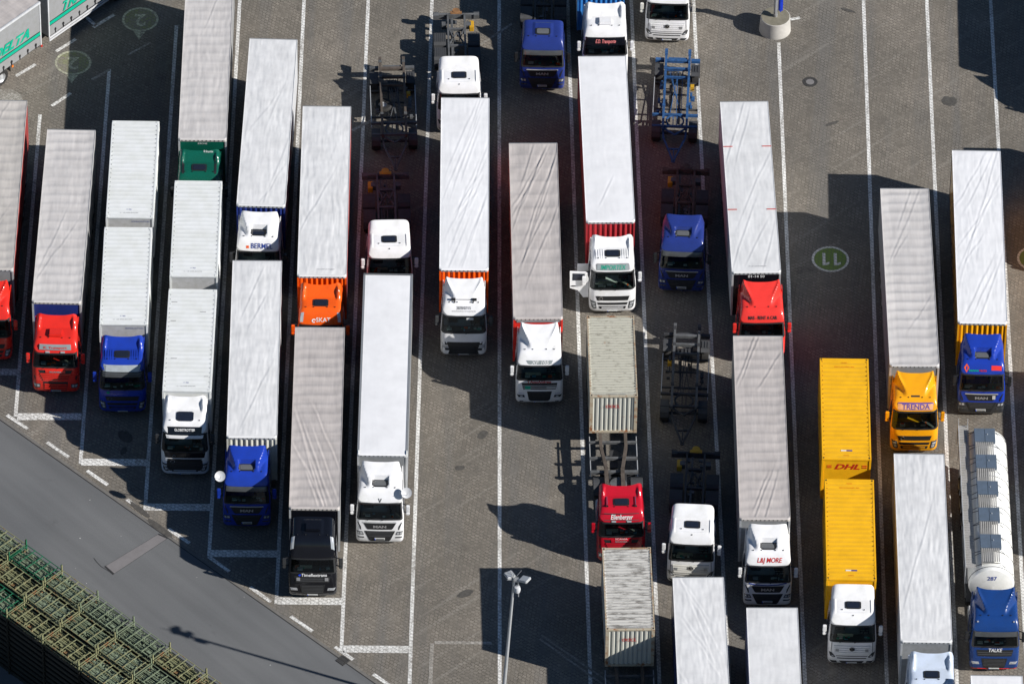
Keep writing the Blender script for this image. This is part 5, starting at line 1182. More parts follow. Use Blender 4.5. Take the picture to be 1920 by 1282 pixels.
def skeletal(loc, rz, label, ymin=-6.5, ymax=6.1):
    t = thing('skeletal_trailer', (loc.x, loc.y, 0), rz, label, 'trailer chassis', 'container semi-trailer chassis')
    b = MB()
    for sg in (-1, 1):
        b.box(min(sg * .56, sg * .72), max(sg * .56, sg * .72), -1.0, ymax, 1.0, 1.24)
        b.bar((sg * .64, -.9, 1.12), (sg * .42, -2.6, 1.22), .16, .22); b.bar((sg * .42, -2.5, 1.22), (sg * .40, ymin, 1.26), .20, .14)
    b.build('frame_rails', M['framebrown'], t)
    b = MB(); b.box(-1.2, 1.2, -.55, -.43, .98, 1.12); b.box(-1.22, 1.22, -1.75, -1.6, 1.0, 1.14); b.box(-1.22, 1.22, -2.75, -2.58, .98, 1.14)
    for y in (1.2, 3.0, 4.8): b.box(-1.2, 1.2, y, y + .12, 1.0, 1.2)
    b.box(-.4, .4, -4.6, -3.5, 1.1, 1.14)
    b.build('cross_beams', M['framegrey'], t)
    for sg in (-1, 1):
        b = MB(); b.box(sg * 1.20 - .02, sg * 1.20 + .02, -2.6, -.02, .98, 1.04); b.box(sg * 1.20 - .02, sg * 1.20 + .02, -2.6, -.02, .62, .70); b.build('side_guard', M['alu'], t)
    for y in (1.6, 2.9, 4.2):
        for sg in (-1, 1): wheel(t, sg * 1.03, y, z=.5, w=1.2, r=.97)
    b = MB(); b.box(-.2, .2, -2.2, -.9, .66, .92); b.tube((-.6, -1.3, .8), (.6, -1.3, .8), .09); b.build('air_tanks', M['frame'], t)
    b = MB(); b.box(-1.1, 1.1, ymax - .1, ymax, .5, .64); b.build('underrun_bumper', M['galv'], t)
    return t
_, loc, rz, L = container((1101, 1188, 592), (1107, 1195, 743), 'beige rusty container with ribbed front, upper one in its column', M['contbeige'])
skeletal(loc, rz, 'skeletal chassis with bare converging rails in front of the beige container')
t = lorry('tractor_unit', 1164, 1053, rz, 'crimson tractor unit with white name on its brow, below the beige container', z=.3); fr, sf = cab(t, 'scania', P['darkred'], 'wing', hatch='dark', inside=22, top=3.72, horn=.26, fairing=False, lower=P['darkred']); tractor_back(t, guards=True)
b = MB(); fr.panel(b, [(2.84, -.90, .90), (2.86, -.90, .90)], .03, .02); fr.panel(b, [(3.18, -.88, .88), (3.20, -.88, .88)], .03, .02); b.build('sign_frame', M['guard'], t)
text('Ellenberger', .20, M['inkwhite'], t, fr.warp(0, 3.00, .035), width=1.15, bold=.004, shear=.22) if False else roof_front_text('Ellenberger', 1.12, .36, 0, .26, M['inkwhite'], t, sf, bold=.004, shear=.22)
for sx in (-.72, .72):
    b = MB(); a0 = sf(sx, 1.0, .05); a1 = sf(sx, 1.55, .05); b.tube(a0, a1, .022, n=8); b.tube((a0[0], a0[1] - .12, a0[2] + .01), a0, .07, .03, n=10); b.build('air_horn', M['chrome'], t)
text('SCANIA', .13, M['inkwhite'], t, fr.warp(0, 1.86, .04), 'front_lettering', width=.62)
_, loc, rz, L = container((1129, 1220, 1026), (1137, 1227, 1180), 'pale grey dirt-streaked container, lower one in its column', M['contgrey'])
skeletal(loc, rz, 'skeletal chassis under the pale grey container, cut by the bottom edge')
drawbar_chassis(1279, 832, -.045, 'empty dark grey drawbar chassis in shade between the beige roof and the container', M['framegrey'], M['frame'], chock=-1)
p, rz = place(1294, 1093, -.046); t = thing('rigid_lorry', p, rz, 'white rigid lorry with star emblem and empty chassis in shade', 'lorry', 'lorries parked in the bays'); cab(t, 'merc', P['white'], 'lip', inside=25, top=3.74, lower=P['cream'], fairing=False); rigid_chassis(t, M['frame'])
semi('semi_trailer', (1261, 1357, 1081), (1277, 1375, 1426), 'creased white-roofed semi-trailer at the bottom, over a white cab', 'tw2', dict(rib=.05, wr=.8, dg=.7, dir=-1), side=P['navy'], seed=27)

# MAS
tr, loc, rz, L = semi('semi_trailer', (1350, 1440, 190), (1374, 1463, 511), 'white-roofed semi-trailer with short red marks, black front and red cab', 'tw2', dict(rib=.05, wr=.55, dg=.8, dir=1), wallm=P['black'], side=M['sidew'], seed=28)
b = MB()
for y in (4.8, 9.7): b.box(-1.26, -.78, y, y + .05, 4.016, 4.03); b.box(.78, 1.26, y, y + .05, 4.016, 4.03)
b.build('red_marks', M['inkred'], tr)
text('C 51 LKA 0002A', .10, M['inkgrey'], tr, lambda a, b_: (0.1 + a, .45 + b_, 4.035), width=.9)
face_text(tr, '01-14 50', .0, 3.70, .24, M['inkwhite'], y=.02, bold=.004)
t = lorry('tractor_unit', 1427, 676, rz, 'bright red rental tractor unit, front half hidden under a grey roof'); fr, sf = cab(t, 'daf', P['rentred'], 'ramp', hatch=None, inside=24, mirror=P['rentred'], horn=.22); tractor_back(t)
roof_front_text('MAS - RENT A CAR', 1.5, .26, 0.02, .20, M['inkblack'], t, sf, bold=.006)
# L&J MORE
tr, loc, rz, L = semi('semi_trailer', (1375, 1467, 629), (1388, 1481, 973), 'beige-grey roofed semi-trailer overlapping the red rental cab', 'tg', dict(da=.017, rib=.8, wr=.3, dg=.8, dir=1), wallm=M['greywall'], side=M['trailgrey'], seed=29, cap=M['tb'])
t = lorry('tractor_unit', 1438, 1136, rz, 'white tractor unit with red name on its brow and blue line below windscreen'); fr, sf = cab(t, 'man', P['white'], 'scoop', hatch='grey', inside=26, mirror=P['white']); tractor_back(t)
roof_front_text('L&J MORE', 1.25, .36, .05, .27, M['inkred'], t, sf, bold=.004, shear=.2)
b = MB(); pts = [(-.95, 1.80), (-.5, 1.72), (0, 1.70), (.5, 1.74), (.95, 1.82)]
for i in range(4): b.bar((pts[i][0], fr.y(*pts[i]) - .02, pts[i][1]), (pts[i + 1][0], fr.y(*pts[i + 1]) - .02, pts[i + 1][1]), .035)
b.build('blue_swoosh', M['inkblue'], t)
semi('semi_trailer', (1400, 1495, 1138), (1415, 1511, 1484), 'clean white-roofed semi-trailer cut by the bottom edge, beside the courier lorry', 'tw2', dict(rib=.05, wr=.4, dg=.1), side=M['sidew'], seed=30)

# yellow courier road train
yf = P['yellow']
a_, loc, rz, L, h = swap_body((1537, 1628, 672), (1543, 1632, 861), 'yellow swap body with large red letters on its front', M['yel'], courier=True, facem=M['yel'], name='swap_body')
text('DHL', .50, M['inkred'], a_, lambda a, b_: (.02 + a, .02, h - .56 + b_), width=1.30, bold=.014, shear=.32)
b = MB()
for z_ in (h - .50, h - .62): b.box(-.98, -.74, .012, .028, z_, z_ + .05); b.box(.80, 1.05, .012, .028, z_, z_ + .05)
b.build('red_bars', M['inkred'], a_)
drawbar_under(loc, rz, L, 'trailer chassis under the yellow swap body with red letters')
a_, loc, rz, L, h = swap_body((1546, 1638, 898), (1550, 1643, 1086), 'yellow swap body directly behind the white star-emblem cab', M['yel'], courier=True, facem=M['yel'])
t = lorry('rigid_lorry', 1596, 1245, rz, 'white rigid lorry in shade carrying a yellow swap body'); cab(t, 'merc', P['white'], 'lip', inside=28, top=3.74, fairing=False); tractor_back(t, 9.3, (5.6, 6.9))

# TRENDA
tr, loc, rz, L = semi('semi_trailer', (1650, 1742, 353), (1668, 1762, 686), 'grey-white ribbed roof semi-trailer pulled by the yellow tractor unit', 'tg2', dict(rib=1.05, wr=.25, dg=.6, dir=1), wallm=M['greywall'], side=M['trailgrey'], seed=31)
t = lorry('tractor_unit', 1713, 848, rz, 'yellow tractor unit with yellow mirrors and a purple name on its sign'); fr, sf = cab(t, 'volvo', P['yellow'], 'ramp', hatch=None, inside=29, mirror=P['yellow'], horn=.22); tractor_back(t)
roof_patch(sf, -.22, .22, .92, .98, M['black'], 'roof_slot', t, .02, .02, rnd=False)
b = MB(); fr.panel(b, [(2.84, -.90, .90), (2.88, -.95, .95), (3.12, -.93, .93), (3.16, -.88, .88)], .055, .07); sgn_ = b.build('name_sign', M['inkpurple'], t)
b = MB(); fr.panel(b, [(2.865, -.90, .90), (3.135, -.90, .90)], .062, .01); b.build('sign_face', M['signpeach'], sgn_)
text('TRENDA', .36, M['inkpurple'], t, fr.warp(.02, 3.0, .072), width=1.42, bold=.004)
# blue MAN with yellow wall
tr, loc, rz, L = semi('semi_trailer', (1785, 1876, 282), (1797, 1888, 606), 'white-roofed semi-trailer with yellow sides and yellow ribbed front', 'tw', dict(rib=.1, wr=.6, dg=1.1, dir=1), wall='corr', wallm=P['yellow'], side=P['yellow'], seed=32)
t = lorry('tractor_unit', 1838, 777, rz, 'royal blue tractor unit with coloured roof lettering and grey bumper'); fr, sf = cab(t, 'man', P['blue'], 'scoop', hatch='grey', inside=30, lower=P['charcoal'], mirror=M['black'], fairing=False); tractor_back(t)
roof_arc_ = roof_arc(sf, 0); text('hanno', .19, M['teal'], t, lambda a, b_: sf(-.45 + a, float(np.interp(.20 + b_, *roof_arc_)), .03), width=.5, bold=.004); text('vecto', .19, M['inkred'], t, lambda a, b_: sf(.02 + a, float(np.interp(.20 + b_, *roof_arc_)), .03), width=.4, bold=.004)
b = MB(); b.add([sf(-.82, .44, .022), sf(-.68, .57, .022), sf(-.82, .70, .022), sf(-.96, .57, .022)], [(0, 1, 2, 3)]); b.build('diamond_logo', P['orange'], t)
b = MB(); b.grid([[sf(x, y, .018) for x in (.45, .7, .98)] for y in (.50, .64)]); b.build('red_stripe', P['rentred'], t)
b = MB(); fr.panel(b, [(1.36, .56, .72), (1.58, .56, .72)], .03, .02, cols=3); b.build('grey_badge', M['plate'], t)
# silver truck at bottom
tr, loc, rz, L = semi('semi_trailer', (1676, 1770, 850), (1690, 1785, 1203), 'white-roofed box trailer above the pale blue cab at the bottom', 'tw2', dict(rib=.02, wr=1.0, dg=.1), wallm=M['greywall'], side=M['sidew'], seed=33, cap=M['corner'])
t = lorry('tractor_unit', 1743, 1376, rz, 'pale blue-white tractor unit cut by the bottom edge'); fr, sf = cab(t, 'daf', P['silver'], 'wing', hatch='dark', inside=31); tractor_back(t)
semi('semi_trailer', (1820, 1917, 1265), (1836, 1934, 1612), 'white trailer roof just entering at the bottom right corner', 'tw', dict(rib=.1, wr=.3, dg=.1), seed=34)

# ---------- tank trailer
def tanker():
    loc, rz, L = head(1846, 802, 1861, 1066, 3.58)
    t = thing('tank_trailer', (loc.x, loc.y, 0), rz, 'white tank trailer with grey hatches and walkway, numbered 287', 'tank trailer')
    zc, r_ = 2.42, 1.16; n = 48
    b = MB(); b.lathe((0, .0, zc), (0, 1, 0), [(0, -.22), (.45, -.19), (.85, -.10), (1.08, -.02), (r_, .10), (r_, L - .1), (1.05, L + .04), (.6, L + .16), (0, L + .2)], n); b.build('tank_shell', M['tankw'], t, smooth=35)
    b = MB()
    for y in np.linspace(.16, L - .2, 10): b.lathe((0, y, zc), (0, 1, 0), [(r_ + .002, -.016), (r_ + .014, -.014), (r_ + .014, .014), (r_ + .002, .016)], n)
    b.build('tank_bands', M['guard'], t)
    # top platform: light grating sections with raised grey hatch covers between
    step = (L - .6) / 10; g = MB(); k = 0
    for i in range(10):
        y0 = .35 + i * step
        if i % 2 == 0:
            for j in range(9): x = -.48 + j * .10; g.box(x, x + .065, y0, y0 + step - .02, zc + r_ + .16, zc + r_ + .185)
            g.box(-.50, .42, y0, y0 + .04, zc + r_ + .03, zc + r_ + .06); g.box(-.50, .42, y0 + step - .08, y0 + step - .04, zc + r_ + .03, zc + r_ + .06)
        else:
            b = MB(); b.box(-.56, -.035, y0, y0 + step, zc + r_ + .02, zc + r_ + .22); b.box(-.025, .50, y0, y0 + step, zc + r_ + .02, zc + r_ + .22); b.build('hatch_cover', M['tankhatch'], t, bevel=.01)
            b = MB(); b.tube((.1, y0 + .5, zc + r_ + .22), (.1, y0 + .5, zc + r_ + .26), .03, n=8); b.build('hatch_knob', M['alu'], t)
    g.box(-.53, -.505, .3, L - .25, zc + r_ - .16, zc + r_ + .20); g.build('walkway', M['grate'], t)  # solid side plate added so the tank's left shoulder falls in shade
    # side catwalk with rail
    g = MB()
    for y in np.arange(.2, L + .2, .12): g.box(-1.30, -.86, y, y + .09, 3.46, 3.48)
    g.box(-1.34, -1.31, .1, L + .3, 3.42, 3.52); g.box(-.85, -.82, .1, L + .3, 3.42, 3.48); g.build('side_catwalk', M['grate'], t)
    b = MB(); b.tube((-1.33, .2, 3.56), (-1.33, L + .2, 3.56), .02, n=6)
    for y in np.linspace(.2, L + .2, 9): b.tube((-1.33, y, 2.3), (-1.33, y, 3.56), .018, n=6)
    for y in (L + .15, L + .3): b.tube((-1.33, y, 2.2), (-1.33, y, 3.9), .02, n=6); b.tube((-.86, y, 2.2), (-.86, y, 3.9), .02, n=6)
    b.build('hand_rail', M['alu'], t)
    b = MB()
    for i in range(11):
        y = .3 + i * step
        b.bar((-.52, y, zc + r_ + .03), (-.86, y, 3.46), .025); b.bar((.48, y, zc + r_ + .03), (1.1, y, zc + .45), .018)
    b.build('brackets', M['guard'], t)
    text('287', .32, M['inkblue'], t, lambda a, b_: (a, -.055 - .22 * max(0, 1 - ((a * a + (.72 + b_) ** 2) / r_ ** 2)) ** .5, zc + .72 + b_), width=.50, bold=.004) if False else text('287', .30, M['inkblue'], t, lambda a, b_: (a, float(np.interp(math.hypot(a, .62 + b_), [0, .45, .85, 1.08, 1.16], [-.22, -.19, -.10, -.02, .10])) - .012, zc + .62 + b_), width=.48, bold=.004)
    b = MB(); b.box(-.5, -.38, .3, L, 1.0, 1.25); b.box(.38, .5, .3, L, 1.0, 1.25); b.build('chassis', M['framegrey'], t)
    for y in (L - 3.6, L - 2.3, L - 1.0):
        for sg in (-1, 1): wheel(t, sg * 1.03, y, z=.5, w=1.15, r=.97)
    b = MB(); b.box(1.05, 1.2, 1, L - 4.5, .5, 1.0); b.box(-1.2, -1.05, 1, L - 4.5, .5, 1.0); b.build('side_guard', M['alu'], t)
    return rz
rz = tanker()
t = lorry('tractor_unit', 1863, 1256, rz, 'deep blue tractor unit with white name and red lower bumper, at the tank trailer'); fr, sf = cab(t, 'daf', P['talke'], 'ramp', hatch=None, inside=27, visor='visor', mirror=M['black'], horn=.26); tractor_back(t)
text('TALKE', .30, M['inkwhite'], t, fr.warp(0, 1.66, .03), width=.68, bold=.004, shear=.15)
b = MB(); fr.panel(b, [(.285, -1.0, 1.0), (.40, -1.14, 1.14)], .02, .03, cols=20); b.build('red_bumper_lip', P['red'], t)
b = MB()
for sx in (-.9, .9): p0 = sf(sx, .62, .03); b.cbox(p0[0], p0[1], p0[2], .09, .06, .05)
b.build('roof_lamps', M['lamp'], t)

# ---------- lorries beyond the right edge that throw shade into the picture
tr, loc, rz, L = semi('semi_trailer', (2016, 2106, -240), (2029, 2120, 82), 'semi-trailer past the right edge whose shade falls on the top right paving', 'tw', {}, side=M['sidew'], seed=41)
t = lorry('tractor_unit', 2082, 243, rz, 'white tractor unit past the right edge, shade only, top right'); cab(t, 'daf', P['white'], 'ramp', hatch=None, inside=33); tractor_back(t)
a_, loc, rz, L, h = swap_body((2036, 2128, 233), (2044, 2136, 385), 'swap body past the right edge, shade only, beside the yellow-sided trailer', M['wbox'])
t = lorry('rigid_lorry', 2096, 545, rz, 'rigid lorry past the right edge, shade only, beside the yellow-sided trailer'); cab(t, 'merc', P['white'], 'lip', inside=34, top=3.74); tractor_back(t, 8.6, (5.5,))
semi('semi_trailer', (2120, 2213, 655), (2132, 2228, 995), 'semi-trailer past the right edge whose shade falls beside the tank trailer', 'tw', {}, side=M['sidew'], seed=43)

# ---------- grey and green road train, top left, parked across
def side_text(t, s, x0, z0, size, width, mat, shear, yy): return text(s, size, mat, t, lambda a, b_: (yy, 0, 0), width=width)
def curtain_body(corner, zc_, direction, Lb, label, name, word, wy, endface=True, lights=False, stripe_z=1.72):
    """box body whose near long side faces the camera; corner = its right or left end"""
    d = direction; rz_ = math.atan2(d.y, d.x)            # local +x runs along the side, local -y faces the camera
    t = thing(name, (corner.x, corner.y, 0), rz_, label, 'semi-trailer' if False else 'trailer', 'grey and green curtain-sided road train')
    H = 4.0; W_ = 2.5
    X, Y, Z = tarp_surface(Lb, W_, dict(rib=.4, wr=.5, dg=.4), int(abs(corner.x)) + 3)
    ny, nx = X.shape; V = np.stack([Y, X + W_ / 2, Z + H], -1).reshape(-1, 3); idx = np.arange(ny * nx).reshape(ny, nx); F_ = np.stack([idx[:-1, :-1], idx[1:, :-1], idx[1:, 1:], idx[:-1, 1:]], -1).reshape(-1, 4)
    me = bpy.data.meshes.new('roof_sheet'); me.from_pydata(V.tolist(), [], F_.tolist()); me.materials.append(M['tg']); me.polygons.foreach_set('use_smooth', [True] * len(me.polygons)); o = bpy.data.objects.new('roof_sheet', me); col.objects.link(o); o.parent = t
    b = MB(); b.box(0, Lb, -.03, .05, H - .12, H + .02); b.box(0, Lb, W_ - .05, W_ + .03, H - .12, H + .02); b.build('eaves_rail', M['sidew'], t)
    for yy, sg in ((-.01, -1), (W_ + .01, 1)):
        b = MB(); b.grid([[(x, yy + sg * .012 * math.sin(x * 3.3), z) for x in np.linspace(.06, Lb - .06, 50)] for z in (1.0, 1.6, 2.4, 3.2, H - .12)]); b.build('side_curtain', M['trailgrey'], t, smooth=60)
    b = MB(); b.box(0, .06, 0, W_, 1.0, H - .01); b.build('end_wall', M['greywall'], t); b = MB(); b.box(Lb - .06, Lb, 0, W_, 1.0, H - .01); b.build('end_wall', M['greywall'], t)
    b = MB(); b.box(.02, .10, -.035, .0, .95, H - .1); b.box(Lb - .10, Lb - .02, -.035, .0, .95, H - .1); b.build('corner_post', M['sidew'], t)
    b = MB(); b.box(.10, Lb - .10, -.036, -.026, stripe_z, stripe_z + .22); st = b.build('side_stripe', M['teal'], t)
    b = MB(); b.box(.10, Lb - .10, -.035, -.026, stripe_z - .05, stripe_z - .002); b.box(.10, Lb - .10, -.035, -.026, stripe_z + .222, stripe_z + .27); b.build('stripe_edges', M['inkblack'], st)
    text(word, .86, M['teal'], t, lambda a, b_: (wy + a, -.034, 2.38 + b_), width=2.8 * len(word) / 5, shear=.42, bold=.035)
    b = MB()
    for x in np.arange(.5, Lb - .2, .62): b.prism([(x, .98), (x + .05, .98), (x + .05, 1.18), (x + .08, 1.18), (x + .08, 1.30), (x + .05, 1.30), (x + .05, 1.34), (x, 1.34), (x, 1.30), (x - .03, 1.30), (x - .03, 1.18), (x, 1.18)], 0, .02, lambda a, z_, h_: (a, -.03 - h_, z_))
    b.build('strap_buckles', M['inkblack'], t)
    b = MB(); b.box(0, Lb, .05, W_ - .05, .9, 1.0); b.box(0, Lb, .6, .75, .7, .9); b.box(0, Lb, 1.75, 1.9, .7, .9); b.build('chassis', M['frame'], t)
    return t, H, W_, Lb
cA = at(75, 4, 4.0); cA.z = 0; dA = (at(75, 4, 4.0) - at(0, 56, 4.0)); dA.z = 0; dA.normalize()
Lb = 7.8; o_ = cA - dA * Lb
t, H, W_, _ = curtain_body(o_, 0, dA, Lb, 'grey curtain-sided body lettered DELTA, left end of the angled road train', 'curtain_side_trailer', 'DELTA', Lb - 2.35)
for x in (Lb - 3.05, Lb - 4.4):
    for yy in (.18, W_ - .18):
        ob = bpy.data.objects.new('wheel', WT_me); col.objects.link(ob); ob.parent = t; ob.location = (x, yy, .5); ob.rotation_euler = (0, 0, R(90)); kk = bpy.data.objects.new('rim', WR_me); col.objects.link(kk); kk.parent = ob
b = MB(); b.prism([(Lb - 2.5, .95), (Lb - 2.42, .6), (Lb - 2.38, .6), (Lb - 2.40, 1.0)], .0, .4, lambda a, z_, h_: (a, h_, z_)); b.build('mudguard', M['black'], t)
for x, m_ in ((Lb - .06, 'red'), (Lb - 2.3, 'orange')):
    b = MB(); b.cbox(x, -.05, .92, .12, .06, .12); b.build('marker_light', M[m_], t)
b = MB(); b.prism([(Lb - 5.4, 1.9), (Lb - 4.6, 2.5), (Lb - 3.95, 3.2), (Lb - 4.3, 2.4), (Lb - 4.8, 1.9)], 0, .01, lambda a, z_, h_: (a, -.035 - h_, z_)); b.prism([(Lb - 5.2, 1.55), (Lb - 4.6, 1.9), (Lb - 4.2, 2.4), (Lb - 4.45, 1.95), (Lb - 4.8, 1.58)], 0, .01, lambda a, z_, h_: (a, -.035 - h_, z_)); b.build('black_swoosh', M['inkblack'], t)
b = MB(); b.box(Lb, Lb + .45, .9, 1.2, .7, .85); b.box(Lb, Lb + .2, .3, 2.2, .55, .7); b.build('coupling', M['frame'], t)
cB = at(91, 79, .62); cB.z = 0
t, H, W_, _ = curtain_body(cB, 0, dA, 7.8, 'grey curtain-sided body lettered TRANS, right end of the angled road train', 'curtain_side_trailer', 'TRANS', 2.35, stripe_z=1.75)
b = MB()
for z in (.62, .80): b.box(.05, 5.0, -.03, .01, z, z + .11)
b.build('side_guard', M['sidew'], t)
for x in (5.6, 6.9):
    for yy in (.18, W_ - .18):
        ob = bpy.data.objects.new('wheel', WT_me); col.objects.link(ob); ob.parent = t; ob.location = (x, yy, .5); ob.rotation_euler = (0, 0, R(90)); kk = bpy.data.objects.new('rim', WR_me); col.objects.link(kk); kk.parent = ob

# ------------------------------------------------------------------ lamp posts
def flood(parent, c, d, mat):
    c = Vector(c); d = Vector(d).normalized(); s_ = d.cross(Vector((0, 0, 1))).normalized(); u = s_.cross(d)
    b = MB(); v = [c + i * s_ * .22 + j * d * .24 + k * u * .07 for k in (-1, 1) for i, j in ((-1, -1), (1, -1), (1, 1), (-1, 1))]
    b.add(v, [(0, 1, 2, 3), (4, 5, 6, 7), (0, 1, 5, 4), (1, 2, 6, 5), (2, 3, 7, 6), (3, 0, 4, 7)]); b.build('floodlight', mat, parent, bevel=.03)
base = at(938, 1361, 0); top = at(964, 1085, 10.5)
lp = thing('lamp_post', (base.x, base.y, 0), 0, 'tall pale lamp post with two floodlights, foot below the picture', 'lamp post')
tv = top - base
b = MB(); b.tube((0, 0, 0), tv, .11, .06, n=16); b.tube((0, 0, 0), (0, 0, .25), .26, .24, n=16); b.build('pole', M['alu'], lp, smooth=40)
b = MB(); b.tube(tv + Vector((-.35, 0, -.05)), tv + Vector((.5, 0, -.05)), .035, n=8); b.tube(tv, tv + Vector((-.2, .1, .5)), .02, n=6); b.tube(tv, tv + Vector((.35, .1, .5)), .015, n=6); b.tube(tv + Vector((.2, -.1, 0)), tv + Vector((.22, -.1, -1.1)), .03, n=8); b.build('bracket', M['galv'], lp)
flood(lp, tv + Vector((.52, -.1, .08)), (.75, -.5, .25), M['alu']); flood(lp, tv + Vector((-.22, .25, .02)), (-.4, .8, -.1), M['alu'])
b = MB(); b.lathe(tv + Vector((.16, -.15, -.55)), (0, 0, 1), [(0, -.2), (.14, -.16), (.17, 0), (.14, .16), (0, .2)], 14); b.build('control_box', M['sidew'], lp, smooth=50)
b = MB(); b.cbox(tv.x + .1, tv.y, tv.z - .05, .3, .25, .18); b.build('head_box', M['galv'], lp, bevel=.03)

c = at(1454, 31, .95)
bl = thing('lamp_post', (c.x, c.y, 0), 0, 'lamp post standing in a big round concrete block at the top edge', 'lamp post')
b = MB(); b.lathe((0, 0, 0), (0, 0, 1), [(.86, 0), (.86, .03), (.80, .93), (.77, .95)], 48); b.build('concrete_block', M['concrete'], bl, smooth=40)
b = MB(); b.lathe((0, 0, .95), (0, 0, 1), [(.77, 0), (.4, .004), (0, .006)], 48); b.build('block_top', M['concretetop'], bl)
b = MB(); b.tube((0, 0, .9), (-.1, 0, 9.0), .11, .07, n=16); b.build('pole', M['galv'], bl, smooth=40)
b = MB(); b.cbox(.02, -.09, 1.9, .13, .1, 1.6); b.build('cable_duct', M['alu'], bl, bevel=.02)
b = MB(); b.cbox(.26, .02, 1.95, .24, .26, 1.3); b.build('blue_cabinet', M['blueobj'], bl, bevel=.08)
b = MB(); b.cbox(-.1, 0, 8.9, 1.6, .3, .15); b.cbox(-.55, 0, 2.6, .6, .05, .7); b.build('sign_plate', M['galv'], bl)

# ------------------------------------------------------------------ stacked steel stillages by the road
ZT = 4.3; NL = 12; LH = ZT / NL; SL, SWd = 2.54, 1.18
q0, q1 = at(49, 1020, ZT), at(387, 1261, ZT); A_ = (q1 - q0); A_.z = 0; stepA = A_.length / 5; A_.normalize(); B_ = Vector((A_.y, -A_.x, 0))
if B_.x > 0: B_ = -B_
def stillage_mesh(seed, top, fm):
    """frame mesh and contents mesh of one stillage, origin at its corner, x along the row, y across"""
    r = random.Random(seed); f = MB(); wd = .032 if top else .03
    for y in (0, SWd):
        for z in ((.04, LH - .03) if top else (LH - .06,)): f.box(0, SL, y - wd / 2, y + wd / 2, z, z + wd)
    for x in (0, SL):
        for z in ((.04, LH - .03) if top else (LH - .06,)): f.box(x - wd / 2, x + wd / 2, wd / 2, SWd - wd / 2, z, z + wd * .98)
    for x in (-.002, SL + .002):
        for y in (-.002, SWd + .002): ps = .032 if top else .03; f.box(x - ps, x + ps, y - ps, y + ps, 0, LH + (.34 if top else -.01))
    if top:
        f.box(SL + .14, SL + .18, 0, SWd, .1, .14)
        for x in (.10, .62, 1.18, 1.74, 2.30): f.box(x, x + .035, wd / 2, SWd - wd / 2, LH - .02, LH + .012)
        f.box(wd, SL - wd, SWd * .5 - .018, SWd * .5 + .018, LH - .055, LH - .024)
    c_ = MB()
    nb = 22 if top else 6
    for k in range(nb):
        y = .08 + (SWd - .16) * k / (nb - 1) + r.uniform(-.02, .02); x0 = r.uniform(.03, .25); x1 = r.uniform(1.9, 2.45); z = r.uniform(.03, LH - .12)
        if r.random() < .5: xm = r.uniform(.9, 1.4); c_.box(x0, xm, y - .022, y + .022, z, z + .04); c_.box(xm + r.uniform(.1, .3), x1, y - .02, y + .02, z - .02, z + .03)
        else: c_.box(x0, x1, y - .02, y + .02, z, z + .035)
    if top:
        for k in range(3):
            x = r.uniform(.1, 2.1); y = r.uniform(.1, .95); c_.box(x, x + r.uniform(.12, .34), y, y + r.uniform(.08, .16), LH - .14, LH - .10 + k * .002)
        for k in range(5):
            x = .3 + k * .45; c_.box(x, x + .03, .05, SWd - .05, LH * .45, LH * .45 + .03)
    if not top: c_.box(.05, SL - .05, .06, SWd - .06, .0, .16)
    if top:
        for k in range(8): x = r.uniform(.1, 2.3); y = r.uniform(.08, 1.05); c_.bar((x, y, .1), (min(2.45, x + r.uniform(-.3, .5)), min(1.1, y + r.uniform(.1, .5)), LH - .1), .03)
    return f, c_
PROTO = []
for s_, fm, cm in ((1, 'olive', 'pipe'), (2, 'olivegreen', 'pipe'), (3, 'olive', 'olive'), (4, 'greensteel', 'pipe'), (5, 'olive', 'olivegreen')):
    f, c_ = stillage_mesh(s_, True, fm); a = f.build('frame', M[fm]); d = c_.build('stacked_plates', M[cm]); PROTO.append((a.data, d.data)); bpy.data.objects.remove(a); bpy.data.objects.remove(d)
MLOW = simple('painted_shade_steel', (.03, .03, .022), .7, dirt=.5, scale=6); MLOW2 = simple('painted_shade_plates', (.03, .033, .03), .4, dirt=.3)  # near-black copies of steel and plates: the stacks' shade put into the colour
LOWER = []
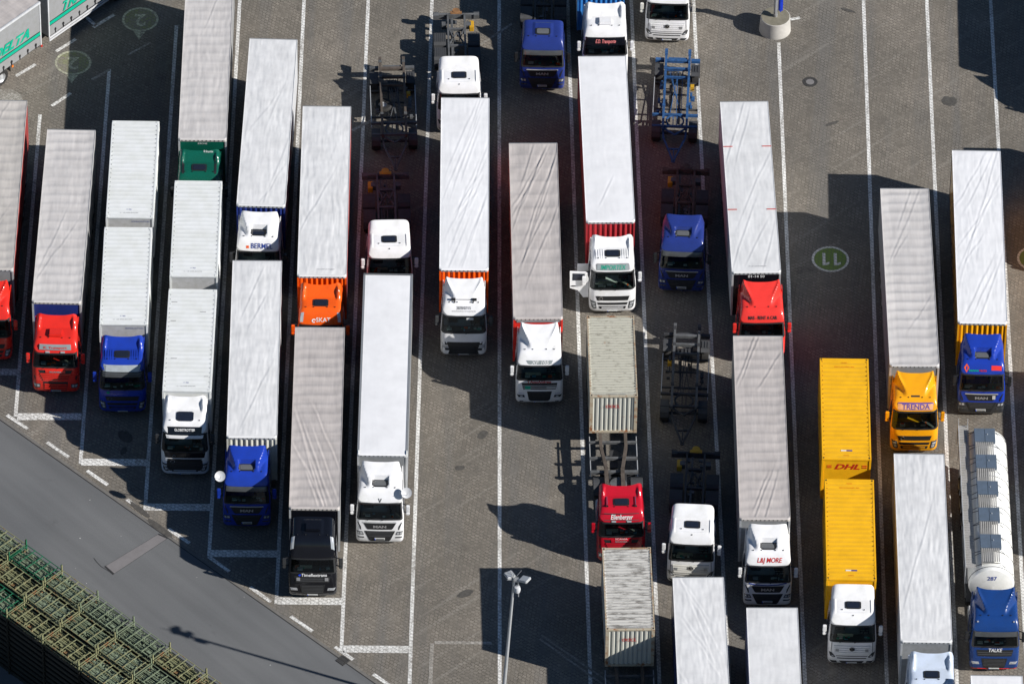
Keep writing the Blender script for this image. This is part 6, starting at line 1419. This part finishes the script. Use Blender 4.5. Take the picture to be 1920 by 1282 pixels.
for s_ in (11, 12, 13):
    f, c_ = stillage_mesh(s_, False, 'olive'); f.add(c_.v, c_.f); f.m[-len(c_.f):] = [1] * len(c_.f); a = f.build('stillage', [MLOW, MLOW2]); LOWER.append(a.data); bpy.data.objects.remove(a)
rzA = math.atan2(A_.y, A_.x); ROWN = ('row beside the road', 'middle row', 'row farthest from road'); ORD = ['first', 'second', 'third', 'fourth', 'fifth', 'sixth', 'seventh', 'eighth', 'ninth']
def topix(p):
    v = ROT.transposed() @ (Vector(p) - CAM); return (W0 / 2 + FP * v.x / -v.z, H0 / 2 - FP * v.y / -v.z)
for row in range(3):
    cnt = 0
    for i in range(-4, 8):
        o_ = q0 + A_ * (i - 1) * stepA + B_ * (row * 1.42) + A_ * (stepA - SL - .0) * .5 + A_ * (row * .12)
        cpx = topix((o_ + A_ * SL / 2 + B_ * .6).to_tuple()[:2] + (ZT,))
        if cpx[0] < -60 or cpx[1] > 1400 or cpx[0] > 470: continue
        green = (row, i) in ((0, 1), (2, 1)); v = 3 if green else [0, 1, 4, 2, 0, 2, 1][(i * 2 + row * 3) % 7]
        vis = 0 < cpx[0] + 30 and cpx[1] < 1310
        lab = ('green' if green else ['rusty olive', 'grey-green', 'dull olive', 'green', 'pale olive'][v]) + ' stillage topping the ' + ORD[cnt] + ' stack from the left, ' + ROWN[row]
        # y axis must run along B_: rotate so local +x = A_, local y = -B_ or B_
        th_ = Matrix((A_.to_3d(), (-B_).to_3d(), Vector((0, 0, 1)))).transposed().to_euler().z
        org = o_ + B_ * SWd
        t = thing('stillage', (org.x, org.y, ZT - LH), th_, lab, 'stillage', 'steel stillages stacked beside the road')
        for nm, me in (('frame', PROTO[v][0]), ('stacked_plates', PROTO[v][1])):
            o = bpy.data.objects.new(nm, me); col.objects.link(o); o.parent = t
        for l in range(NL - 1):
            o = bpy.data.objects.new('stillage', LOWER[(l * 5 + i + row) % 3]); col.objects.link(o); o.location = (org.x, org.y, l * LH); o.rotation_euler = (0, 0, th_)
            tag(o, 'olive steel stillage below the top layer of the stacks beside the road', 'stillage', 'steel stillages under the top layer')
        cnt += 1
